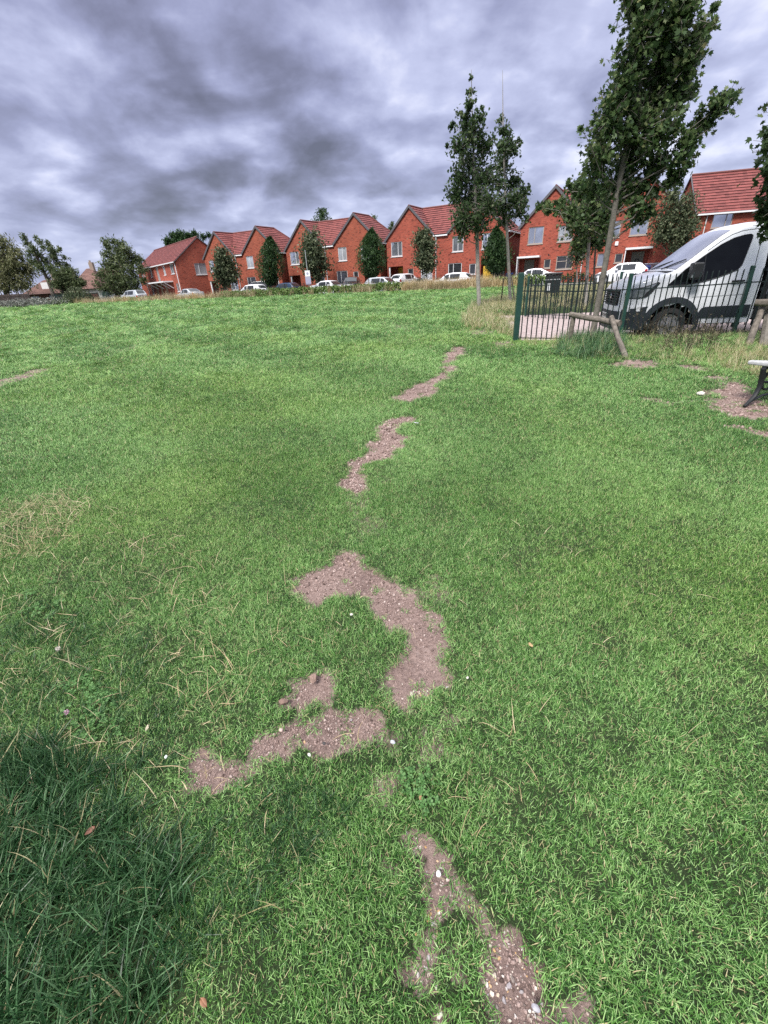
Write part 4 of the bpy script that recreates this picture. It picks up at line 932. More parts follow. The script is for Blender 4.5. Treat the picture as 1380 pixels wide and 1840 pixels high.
# the long house at the left end, its gable towards the park
p0 = at_y(322, 500, 73.6); p1 = at_y(252, 505, 93.0)
dA = np.array([p0[0]-p1[0], p0[1]-p1[1]]); LA = float(np.hypot(*dA)); rotA = math.atan2(dA[1], dA[0])
def A_s(fr): return LA*fr
HA = []
for c, w_, pane in ((.12, 1.3, 'pane'), (.38, 1.2, 'pane2'), (.72, 1.2, 'pane2'), (.9, 1.9, 'pane')):
    HA.append(((A_s(c)-w_/2, A_s(c)+w_/2, 3.9, 5.2), pane, dict(mull=(.5,))))
HA.append(((A_s(.55)-.7, A_s(.55)+.7, 2.9, 5.25), 'pane2', dict(mull=(.5,), frame=MT['taupe'])))
HA.append(((A_s(.93)-.6, A_s(.93)+.6, 1.5, 2.6), 'panedark', dict())); HA.append(((A_s(.3)-.6, A_s(.3)+.6, 1.3, 2.6), 'panedark', dict()))
hA, fA, fAr = gable_house('terrace_house', 'long red brick house at the left end of the row, plain gable towards the park', (p1[0], p1[1]), rotA, LA, 7.6, 5.5, 8.35, HA, gable_holes=[((2.6, 4.4, 3.6, 5.1), 'pane2', dict(mull=(.35,)))])
cm = MB(); fA.box(cm, A_s(.34), A_s(.86), .005, 1.5, 2.85, 3.02)
cm.build('porch_canopy', MT['white'], hA)
for c in (.35, .48, .62, .76, .85): cm = MB(); beam(cm, fA.p(A_s(c), .05, 2.0), fA.p(A_s(c), 1.35, 2.84), .12, .12); cm.build('canopy_bracket', MT['white'], hA)
for c in (.44, .56, .68): dm = MB(); fA.box(dm, A_s(c)-.5, A_s(c)+.5, .005, .06, ZB+.1, 2.6); dm.build('door', MT['timber'], hA)
for c in (.985, .2): x = fA.p(A_s(c), .07, 0); dpm = MB(); dpm.tube([(x[0], x[1], 5.2), (x[0], x[1], .3)], .06, 6); dpm.build('downpipe', MT['white'], hA)

# ------------------------------------------------------------------ old houses far left
def hip_house(label, px0, px1, D, ze, zr, wall, roof, hip=.35, DP=7, rot=0., name='bungalow', dorm=False, low=None):
    a = at_y(px0, 520, D); b = at_y(px1, 520, D); Wd = b[0]-a[0]
    root = thing(name, label, 'house', (a[0], a[1], 0), rot); fa = Facade((0, 0), (1, 0)); mb = MB()
    hs = [((Wd*.15, Wd*.15+1.4, ze-1.6, ze-.4)), ((Wd*.6, Wd*.6+1.4, ze-1.6, ze-.4))] if Wd > 6 else []
    fa.wall(mb, 0, Wd, 0, ze, hs); Facade((Wd, 0), (0, 1)).wall(mb, 0, DP, 0, ze); Facade((Wd, DP), (-1, 0)).wall(mb, 0, Wd, 0, ze); Facade((0, DP), (0, -1)).wall(mb, 0, DP, 0, ze)
    mb.build('wall', MT[wall], root)
    h = Wd*hip; e = .4; rf = MB(); z0 = ze-.1
    slope(rf, [(-e, -e, z0), (Wd+e, -e, z0), (Wd-h, DP/2, zr), (h, DP/2, zr)], 0, (1, 0, 0)); slope(rf, [(-e, DP+e, z0), (h, DP/2, zr), (Wd-h, DP/2, zr), (Wd+e, DP+e, z0)], 0, (1, 0, 0))
    slope(rf, [(-e, -e, z0), (h, DP/2, zr), (-e, DP+e, z0)], 0, (0, 1, 0)); slope(rf, [(Wd+e, -e, z0), (Wd+e, DP+e, z0), (Wd-h, DP/2, zr)], 0, (0, 1, 0))
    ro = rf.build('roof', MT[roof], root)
    cm = MB(); cm.box(Wd*.55, Wd*.55+.7, DP/2-.35, DP/2+.35, zr-.6, zr+1.0); cm.box(Wd*.55+.1, Wd*.55+.35, DP/2-.15, DP/2+.1, zr+1.003, zr+1.35); cm.build('chimney', MT['brick_old'], ro)
    for h_ in hs: fa.window(root, h_, MT['white'], MT['pane2'])
    if dorm:
        fd_ = Facade((Wd*.42, .9), (1, 0)); dm = MB(); fd_.box(dm, 0, 1.9, -2.2, 0, ze+.3, ze+1.75); do = dm.build('dormer', MT['white'], ro)
        fd_.window(do, (.2, 1.7, ze+.55, ze+1.55), MT['white'], MT['panedark'])
    return root
hip_house('old brick house with a grey tiled roof and small white dormer behind the wooden fence', 40, 112, 90, 2.4, 4.6, 'brick_old', 'tile_brown', .3, dorm=True)
hip_house('pale bungalow with a brown hipped roof between the left-hand trees', 128, 180, 95, 2.9, 6.3, 'render', 'tile_brown', .4)
hip_house('white house with a dark roof half hidden by the round leafy tree', 165, 215, 130, 5.2, 7.9, 'render', 'tile_brown', .3, name='old_house')
mb = MB(); a = at_y(152, 535, 84); b = at_y(178, 535, 84); mb.quad((a[0], a[1], 0), (b[0], b[1], 0), (b[0], b[1], 2.0), (a[0], a[1], 2.0), [(0, 0), (b[0]-a[0], 0), (b[0]-a[0], 2.0), (0, 2.0)]); mb.quad((b[0], b[1]+.22, 0), (a[0], a[1]+.22, 0), (a[0], a[1]+.22, 2.0), (b[0], b[1]+.22, 2.0), [(0, 0), (b[0]-a[0], 0), (b[0]-a[0], 2.0), (0, 2.0)])
for q0, q1 in ((a, a), (b, b)): mb.quad((q0[0], q0[1], 0), (q0[0], q0[1]+.22, 0), (q0[0], q0[1]+.22, 2.0), (q0[0], q0[1], 2.0), [(0, 0), (.22, 0), (.22, 2), (0, 2)])
o = mb.build('brick_wall', MT['brick'], None); tag(o, 'short red brick garden wall below the pale bungalow', 'wall')
cp_ = MB(); cp_.box(a[0]-.05, b[0]+.05, a[1]-.05, a[1]+.27, 2.003, 2.07); cp_.build('coping', MT['kerb'], o)

# ------------------------------------------------------------------ fences
def bar_fence(name, label, pts, hgt, pitch, postpos, matb, matp, split=True, rail_h=(.06, .80), bw=.0125, postw=.03, zb=None, railt=.022, stuff=False, gap_px=None):
    """pts: polyline (x,y); posts at given fractions; bars between"""
    P = [np.array(p, float) for p in pts]; seg = [np.hypot(*(b-a)) for a, b in zip(P, P[1:])]; tot = sum(seg)
    def on(d):
        for a, b, l_ in zip(P, P[1:], seg):
            if d <= l_+1e-9: return a+(b-a)*d/l_
            d -= l_
        return P[-1]
    o = on(0); z0 = gz(*o); root = thing(name, label, 'fence', (o[0], o[1], z0))
    def loc(d, z): q = on(d); return np.array([q[0]-o[0], q[1]-o[1], (zb(q[0], q[1]) if zb else gz(*q))-z0+z])
    def dirv(d): q = on(min(tot, d+.05))-on(max(0, d-.05)); return q/np.hypot(*q)
    def post(d, w, h, mb):
        c = loc(d, 0); u = dirv(d); n_ = np.array([-u[1], u[0]])
        V = []
        for z, k in ((-.15, 1), (h-.01, 1), (h, .8)):
            for a, b in ((-1, -1), (1, -1), (1, 1), (-1, 1)): V.append((c[0]+(u[0]*a+n_[0]*b)*w*k, c[1]+(u[1]*a+n_[1]*b)*w*k, c[2]+z))
        mb.add(V, [(0, 1, 5, 4), (1, 2, 6, 5), (2, 3, 7, 6), (3, 0, 4, 7), (4, 5, 9, 8), (5, 6, 10, 9), (6, 7, 11, 10), (7, 4, 8, 11), (8, 9, 10, 11)])
    for d, w, h in postpos:
        m_ = MB(); post(d, w, h, m_); m_.build('post', matp, root)
    for rh in rail_h:
        m_ = MB(); k = max(2, int(tot/1.2))
        pr = [loc(tot*i/k, hgt*rh) for i in range(k+1)]; 
        for a, b in zip(pr, pr[1:]): beam(m_, a, b, .008, railt)
        m_.build('rail', matb, root)
    nb = int(tot/pitch); allb = MB(); cnt = 0
    for i in range(1, nb):
        d = i*pitch
        if any(abs(d-p[0]) < .05+p[1] for p in postpos): continue
        m_ = MB() if split else allb; lean = rng.normal(0, .004, 2)
        a = loc(d, -.08); b = loc(d, hgt-.02); b[:2] += lean; t = b.copy(); t[2] += .022
        m_.tube([a, b, t], [bw, bw, bw*.45], 6 if split else 4)
        if split: m_.build('bar', matb, root)
    if not split: kind(allb.build('bars', matb, root), 'stuff')
    return root
FL = lambda s: fence_pt(s, 0)
bar_fence('railing_fence', 'dark green railings in front of the white van, thick gate post at its left end', [(3.07, 10.08), (5.25, 9.86), (7.4, 9.45), (10.2, 8.85)], 1.23, .108,
          [(0, .054, 1.32), (2.18, .032, 1.28), (4.35, .032, 1.28), (6.5, .032, 1.28)], MT['fblack'], MT['fgreen'])
f2a = at_z(944, 568, .2); f2b = at_z(1110, 570, .22)
bar_fence('railing_fence', 'dark railings on the far side of the gravel track, behind the litter bin end', [f2a[:2], f2b[:2], f2b[:2]+(f2b[:2]-f2a[:2])*1.6], 1.2, .125, [(0, .03, 1.25), (3, .03, 1.25), (6, .03, 1.25)], MT['fblack'], MT['fgreen'], zb=lambda x, y: .18, bw=.016)
bar_fence('railing_fence', 'thin dark railings along the road at the far edge of the field', [row(-16, -10.0), row(0, -10.0), row(21, -10.0)], 1.15, .13, [(i*2.6, .03, 1.2) for i in range(15)], MT['fblack'], MT['fblack'], split=False, bw=.011)
# wooden panel fence + green mesh fence far left
a = np.array(at_z(-60, 562, .5)[:2]); 
def panel_fence(label, pA, pB, hgt, mat, n, name='panel_fence', gate=None):
    pA, pB = np.array(pA, float), np.array(pB, float); u = (pB-pA); Ln = np.hypot(*u); u /= Ln; z0 = gz(*pA)-.05
    root = thing(name, label, 'fence', (pA[0], pA[1], z0), math.atan2(u[1], u[0]))
    for i in range(n):
        x0, x1 = Ln*i/n, Ln*(i+1)/n; m_ = MB(); k = max(4, int((x1-x0)/.15))
        for j in range(k):
            a_ = x0+.07+(x1-x0-.14)*j/k; b_ = x0+.07+(x1-x0-.14)*(j+1)/k
            m_.box(a_+.004, b_-.004, -.012+.01*(j % 2), .012+.01*(j % 2), .1, hgt-.02+random.uniform(-.01, .01))
        for z in (.35, hgt*.85): m_.box(x0+.06, x1-.06, -.055, -.014, z, z+.09)
        m_.build('panel', mat, root)
    for i in range(n+1):
        m_ = MB(); x = Ln*i/n; m_.box(x-.06, x+.06, -.10, .06, -.2, hgt+.12); m_.build('post', MT['darkbark'], root)
    return root
fA0 = at_y(-50, 560, 66.0); fA1 = at_y(60, 552, 72.5); fA2 = at_y(110, 549, 76)
panel_fence('weathered brown wooden fence of vertical boards behind the silvery shrub', fA0[:2], fA1[:2], 1.9, MT['fencewood'], 6)
def mesh_fence(label, pA, pB, hgt):
    pA, pB = np.array(pA, float), np.array(pB, float); u = pB-pA; Ln = float(np.hypot(*u)); root = thing('mesh_fence', label, 'fence', (pA[0], pA[1], gz(*pA)), math.atan2(u[1], u[0]))
    m_ = MB()
    k = int(Ln/.12)
    for i in range(k): m_.box(Ln*i/k-.025, Ln*i/k+.025, -.01, .01, .05, hgt)
    for i in range(8): m_.box(0, Ln, -.016, -.011, .1+hgt*.9*i/8, .16+hgt*.9*i/8)
    m_.build('mesh_panel', MT['fgreen'], root)
    for i in range(int(Ln/2.5)+1):
        p_ = MB(); p_.box(i*2.5-.04, i*2.5+.04, -.10, -.02, -.1, hgt+.1); p_.build('post', MT['fblack'], root)
    return root
m0 = at_y(100, 548, 75.5); m1 = at_y(202, 544, 80)
mesh_fence('dark green mesh fence between the silvery shrub and the round leafy tree', m0[:2], m1[:2], 1.7)
# ------------------------------------------------------------------ vehicles
class Body:
    """x forward. prof: (x, z_top) ascending in x; half width W narrowing above the belt and towards the ends"""
    def __init__(b, prof, W, belt, tum, zb, front, rear=(), r=.08, crown=.02):
        b.prof = sorted(prof); b.W, b.belt, b.tum, b.zb, b.r, b.crown = W, belt, tum, zb, r, crown; b.plan = sorted(list(front)+list(rear))
    def zt(b, x): return float(np.interp(x, *zip(*b.prof)))
    def pl(b, x): return float(np.interp(x, *zip(*b.plan)))
    def w(b, x, z): return b.pl(x)*(b.W-b.tum*max(0, z-b.belt)-.06*max(0, .5-z))
    def sec(b, x, rows=11, top=6):
        zt = b.zt(x); r = min(b.r, (zt-b.zb)*.3); zs = zt-r; out_ = []
        for i in range(rows): z = b.zb+(zs-b.zb)*i/(rows-1); out_.append((b.w(x, z), z))
        we = b.w(x, zs)
        for a in (30, 60, 90): out_.append((we-r*(1-math.cos(R(a))), zs+r*math.sin(R(a))))
        w0 = out_[-1][0]
        for i in range(1, top+1): y = w0*(1-i/top); out_.append((y, zt+b.crown*(1-(y/w0)**2)))
        return out_
    def shell(b, name, mat, root, step=.06, holes=()):
        x0, x1 = b.prof[0][0], b.prof[-1][0]; xs = sorted(set(list(np.arange(x0, x1, step))+[p[0] for p in b.prof]+[x1]))
        xs = [x for i, x in enumerate(xs) if i == 0 or x-xs[i-1] > .004]
        rows = []
        for x in xs:
            h = b.sec(x); full = [(x, y, z) for y, z in h]+[(x, -y, z) for y, z in reversed(h[:-1])]; rows.append(full)
        m = len(rows[0]); V = [p for r_ in rows for p in r_]; Fs = []
        for i in range(len(rows)-1):
            for k in range(m-1):
                q_ = [rows[i][k], rows[i+1][k], rows[i+1][k+1], rows[i][k+1]]
                c = np.mean(q_, 0)
                if any((c[0]-hx)**2+(c[2]-hz)**2 < hr*hr and c[2] < hz+hr and abs(c[1]) > b.W*.55 for hx, hz, hr in holes): continue
                Fs.append((i*m+k, i*m+k+1, (i+1)*m+k+1, (i+1)*m+k))
        Fs.append(tuple(range(m))); Fs.append(tuple((len(rows)-1)*m+k for k in reversed(range(m))))
        mb = MB(); mb.add(V, Fs); return mb.build(name, mat, root, smooth=True, fix=True)
    def side(b, name, poly, mat, root, off=.006, sgn=1, grid=.08, thick=0):
        P = [Vector(p) for p in poly]; n = len(P); Q = []
        for i in range(n):
            a, c = P[i], P[(i+1) % n]; k = max(1, int((c-a).length/grid))
            for j in range(k): Q.append(a+(c-a)*j/k)
        nb = len(Q); lo = (min(p.x for p in Q), min(p.y for p in Q)); hi = (max(p.x for p in Q), max(p.y for p in Q)); W_ = np.array([(p.x, p.y) for p in Q])
        G_ = np.array([(x, z) for x in np.arange(lo[0]+grid/2, hi[0], grid) for z in np.arange(lo[1]+grid/2, hi[1], grid)] or [(0, 0)]); G_ = G_[sdf(G_, W_) > grid*.3]
        vs, es, fs, *_ = delaunay_2d_cdt([Vector((p.x, p.y)) for p in Q]+[Vector(p) for p in G_], [], [tuple(range(nb))], 1, 1e-6)
        mb = MB(); mb.add([(v.x, sgn*(b.w(v.x, v.y)+off), v.y) for v in vs], [tuple(f) if sgn < 0 else tuple(reversed(f)) for f in fs])
        o = mb.build(name, mat, root, smooth=True)
        return o
    def top(b, name, x0, x1, frac, mat, root, off=.006, n=8, fr1=None):
        mb = MB(); rows = []
        for i in range(n+1):
            x = x0+(x1-x0)*i/n; zt = b.zt(x); r = b.r; zs = zt-r; f_ = frac if fr1 is None else frac+(fr1-frac)*i/n; w0 = (b.w(x, zs)-r)*f_
            dz = (b.zt(x+.01)-b.zt(x-.01))/.02; nl = math.hypot(1, dz)
            rows.append([(x-dz/nl*off, w0*(1-2*k/8), zt+b.crown*(1-(f_*(1-2*k/8))**2)+off/nl) for k in range(9)])
        V = [p for r_ in rows for p in r_]; mb.add(V, [(i*9+k, i*9+k+1, (i+1)*9+k+1, (i+1)*9+k) for i in range(n) for k in range(8)]); return mb.build(name, mat, root, smooth=True, fix=True)
def wheel(root, x, y, rad, wid, rimmat, sgn, spokes=5, hub=.6):
    M = Matrix.Translation((x, y, rad)) @ Matrix.Rotation(-sgn*PI/2, 4, 'X')
    mb = MB(); mb.lathe([(rad*.55, -wid/2), (rad*.9, -wid/2), (rad, -wid*.32), (rad, wid*.32), (rad*.95, wid*.45), (rad*.72, wid/2), (rad*hub, wid*.40), (rad*hub*.97, wid*.22)], M, 26)
    o = mb.build('wheel', MT['rubber'], root, smooth=True, fix=True)
    rm = MB()
    rm.lathe([(rad*hub*.98, wid*.20), (rad*hub*.98, wid*.42), (rad*hub*.88, wid*.40), (rad*hub*.80, wid*.26), (rad*.24, wid*.30), (rad*.20, wid*.42), (rad*.08, wid*.44)], M, 26)
    for k in range(spokes):
        a = 2*PI*k/spokes; T = M @ Matrix.Rotation(a, 4, 'Z'); rm.box(rad*.14, rad*hub*.9, -rad*.085, rad*.085, wid*.26, wid*.385, T)
    rm.build('rim', rimmat, o, smooth=False)
    return o
def arc(cx, cz, r_, a0, a1, n=12): return [(cx+r_*math.cos(R(a0+(a1-a0)*i/n)), cz+r_*math.sin(R(a0+(a1-a0)*i/n))) for i in range(n+1)]

def make_van():
    YAW = R(167.2); root = thing('pickup_van', 'white flatbed van cab with dark lower cladding parked behind the green railings', 'van', (6.65, 11.1, .035), YAW)
    b = Body([(-1.5, 2.17), (-1.25, 2.17), (-1.0, 2.14), (-.82, 2.07), (-.65, 1.965), (-.45, 1.81), (-.18, 1.59), (.10, 1.385), (.15, 1.365), (.4, 1.315), (.65, 1.255), (.82, 1.205), (.94, 1.14), (1.0, 1.05)],
             1.0, 1.15, .185, .36, [(-1.5, 1), (.25, 1), (.5, .975), (.75, .92), (.9, .865), (1.0, .80)], r=.085, crown=.035)
    b.shell('cab_body', MT['vanwhite'], root, .05, [(.02, .33, .46)])
    # inner arch + floor
    mb = MB(); mb.box(-.62, .66, -.60, .60, .30, .78); mb.box(-.62, .66, -.93, .93, .79, .80); mb.build('wheel_well', MT['black'], root)
    for sg in (1, -1):
        W_ = [(.22, 1.115), (-.1, 1.115), (-.45, 1.165), (-.72, 1.235), (-.92, 1.305), (-1.03, 1.35), (-1.085, 1.43), (-1.11, 1.55), (-1.175, 1.90), (-1.17, 1.945), (-1.13, 1.965), (-1.02, 1.955), (-.85, 1.915), (-.65, 1.82), (-.36, 1.625), (-.07, 1.405), (.1, 1.235)]
        g = b.side('side_window', W_, MT['vanglass'], root, .007, sg)
        gk = MB(); pts_ = W_+[W_[0]]; gk.tube([(x, sg*(b.w(x, z)+.007), z) for x, z in pts_], .008, 5, cap=False); gk.build('window_seal', MT['black'], g)
        dv = MB(); dv.tube([(-.42, sg*(b.w(-.42, 1.16)+.008), 1.16), (-.40, sg*(b.w(-.42, 1.63)+.008), 1.645)], .011, 5); dv.build('quarter_divider', MT['black'], g)
        # cladding
        ring = arc(.02, .33, .57, 15, 190, 16)+list(reversed(arc(.02, .33, .455, -4, 190, 16)))
        b.side('arch_trim', ring, MT['dkplastic'], root, .022, sg, .07)
        b.side('sill_trim', [(-1.44, .47), (-.445, .47), (-.50, .60), (-.53, .66), (-.60, .685), (-1.44, .70)], MT['dkplastic'], root, .016, sg)
        b.side('front_trim', [(.48, .36), (.985, .36), (.985, .68), (.75, .70), (.50, .735), (.545, .62), (.575, .48)], MT['dkplastic'], root, .014, sg, .06)
        b.side('headlight', [(.965, .99), (.93, 1.05), (.80, 1.085), (.66, 1.105), (.40, 1.19), (.37, 1.18), (.50, 1.0), (.58, .925), (.72, .905), (.94, .90)], MT['lamp'], root, .012, sg, .05)
        ho_ = [(.965, .99), (.93, 1.05), (.80, 1.085), (.66, 1.105), (.40, 1.19), (.37, 1.18), (.50, 1.0), (.58, .925), (.72, .905), (.94, .90), (.965, .99)]
        hl = MB(); hl.tube([(x, sg*(b.w(x, z)+.014), z) for x, z in ho_], .011, 5, cap=False); hl.build('headlight_seal', MT['black'], root)
        st_ = b.side('headlight_rim', [(.60, .99), (.42, 1.17), (.37, 1.185), (.50, 1.0), (.56, .93), (.62, .93)], MT['black'], root, .016, sg, .05)
        # door seams and handle
        def seam(pts_, rad=.006):
            sm = MB(); sm.tube([(x, sg*(b.w(x, z)+.001), z) for x, z in pts_], rad, 4); sm.build('door_seam', MT['dkplastic'], root)
        seam([(-1.33, .72), (-1.33, 1.1), (-1.325, 1.43), (-1.335, 1.7), (-1.335, 2.02), (-1.29, 2.055), (-.99, 2.035), (-.80, 1.975), (-.62, 1.87), (-.42, 1.72)])
        seam([(-.06, 1.10), (-.055, .95), (-.10, .86)])
        seam([(-1.30, .90), (-.9, .885), (-.3, .88)], .004)
        hm = MB(); y = b.w(-1.0, 1.15); hm.box(-1.19, -.96, sg*(y+.006), sg*(y+.05), 1.13, 1.165); hm.build('door_handle', MT['black'], root, bevel=.01)
        mm = MB(); mm.box(-.30, -.10, sg*1.03, sg*1.25, 1.22, 1.52); mm.box(-.2, -.12, sg*.95, sg*1.04, 1.26, 1.32); mo = mm.build('mirror', MT['black'], root, bevel=.04)
        mg = MB(); mg.box(-.306, -.302, sg*1.06, sg*1.22, 1.26, 1.48); mg.build('mirror_glass', MT['chrome'], mo)
        lm = MB(); lm.box(-.13, -.09, sg*1.16, sg*1.256, 1.25, 1.30); lm.build('indicator', MT['chrome'], mo)
        sp_ = MB(); sp_.box(-1.42, -.46, sg*.80, sg*.955, .345, .46); sp_.build('side_step', MT['greymetal'], root, bevel=.02)
        wheel(root, .02, sg*.86, .345, .23, MT['rim'], sg, 6, .62)
        wheel(root, -3.28, sg*.80, .345, .23, MT['rim'], sg, 6, .62)
    b.top('windscreen', .07, -.80, .95, MT['screen'], root, .008, 10, .97)
    for (x0, y0, x1, y1) in ((.12, .1, -.12, .72), (.12, -.55, -.10, .05)):
        wp = MB(); wp.tube([(x0, y0, b.zt(x0)+.05), ((x0+x1)/2, (y0+y1)/2, b.zt((x0+x1)/2)+.055), (x1, y1, b.zt(x1)+.045)], .012, 5); wp.build('wiper', MT['black'], root)
    cw = MB(); cw.box(.09, .24, -.82, .82, 1.335, 1.392); cw.build('scuttle', MT['black'], root, bevel=.02)
    # front: grille with bars, badge, bumper, plate
    gm = MB(); 
    def frontx(y): return 1.005
    gm.add([(1.010, -.60, 1.06), (1.010, .60, 1.06), (1.03, .52, .74), (1.03, -.52, .74)], [(0, 1, 2, 3)]); gr = gm.build('grille', MT['black'], root)
    for i in range(6):
        z = .775+i*.053; w_ = .53+.07*(z-.75)/.27; bb = MB(); bb.box(1.02, 1.05, -w_, w_, z-.011, z+.011); bb.build('grille_bar', MT['dkplastic'], gr)
    for y in (-.3, 0, .3): bb = MB(); bb.box(1.018, 1.046, y-.012, y+.012, .76, 1.01); bb.build('grille_bar', MT['dkplastic'], gr)
    bd = MB(); M = Matrix.Translation((1.05, 0, .93)) @ Matrix.Rotation(PI/2, 4, 'Y') @ Matrix.Scale(.55, 4, (1, 0, 0)); bd.lathe([(.10, 0), (.10, .012), (.08, .02)], M, 20); bd.build('badge', MT['chrome'], gr)
    def bump(name, z0, z1, mat, ex):
        V = []; ys = [-.97, -.95, -.88, -.76, -.55, -.25, 0, .25, .55, .76, .88, .95, .97]; n = len(ys)
        xo = [.50, .66, .88, 1.0, 1.055, 1.075, 1.08, 1.075, 1.055, 1.0, .88, .66, .50]
        for z in (z0, z1):
            for y, x in zip(ys, xo): V.append((x+ex, y*(1+ex*.3), z))
        for z in (z0, z1):
            for y, x in zip(ys, xo): V.append((x-.22, y*.8, z))
        F_ = []
        for k in range(n-1): F_ += [(k, k+1, n+k+1, n+k), (n+k, n+k+1, 3*n+k+1, 3*n+k), (2*n+k+1, 2*n+k, 3*n+k, 3*n+k+1), (k+1, k, 2*n+k, 2*n+k+1)]
        F_ += [(0, n, 3*n, 2*n), (n-1, 3*n-1, 4*n-1, 2*n-1)]
        m_ = MB(); m_.add(V, F_); return m_.build(name, mat, root, smooth=True, fix=True)
    bp_ = bump('bumper', .26, .635, MT['dkplastic'], .03); bump('bumper_band', .64, .74, MT['vanwhite'], .015)
    pl = MB(); pl.box(1.112, 1.122, -.26, .26, .47, .58); po = pl.build('number_plate', MT['plate'], root)
    tx = MB(); x = -.22
    for wv in (.05, .05, .045, .05, .03, .05, .05):       # dark characters too small to read
        tx.box(1.1225, 1.1245, x, x+wv*.8, .49, .56); x += wv+.018
    tx.build('plate_characters', MT['black'], po)
    # chassis, headboard and dropside bed
    cb_ = MB(); cb_.box(-5.3, -1.3, -.42, -.30, .48, .66); cb_.build('chassis_rail', MT['black'], root); cb_ = MB(); cb_.box(-5.3, -1.3, .30, .42, .48, .66); cb_.build('chassis_rail', MT['black'], root)
    hb = MB(); hb.box(-1.66, -1.60, -1.0, 1.0, .60, 2.05); ho = hb.build('headboard', MT['black'], root)
    for z in (.95, 1.3, 1.65): rb = MB(); rb.box(-1.60, -1.56, -.96, .96, z, z+.06); rb.build('headboard_rib', MT['dkplastic'], ho)
    bx = MB(); bx.box(-5.4, -1.67, -1.03, 1.03, .78, .88); bx.build('load_floor', MT['dkplastic'], root)
    for y in (-1.03, 1.0): sd_ = MB(); sd_.box(-5.4, -1.67, y, y+.03, .883, 1.30); sd_.build('dropside', MT['black'], root)
    tk = MB(); tk.box(-2.6, -1.55, .55, .95, .40, .74); tk.build('fuel_tank', MT['black'], root, bevel=.03)
    bk = MB(); bk.box(-1.78, -1.48, .72, .93, .43, .60); bk.build('side_box', MT['greymetal'], root)
    return root
make_van()

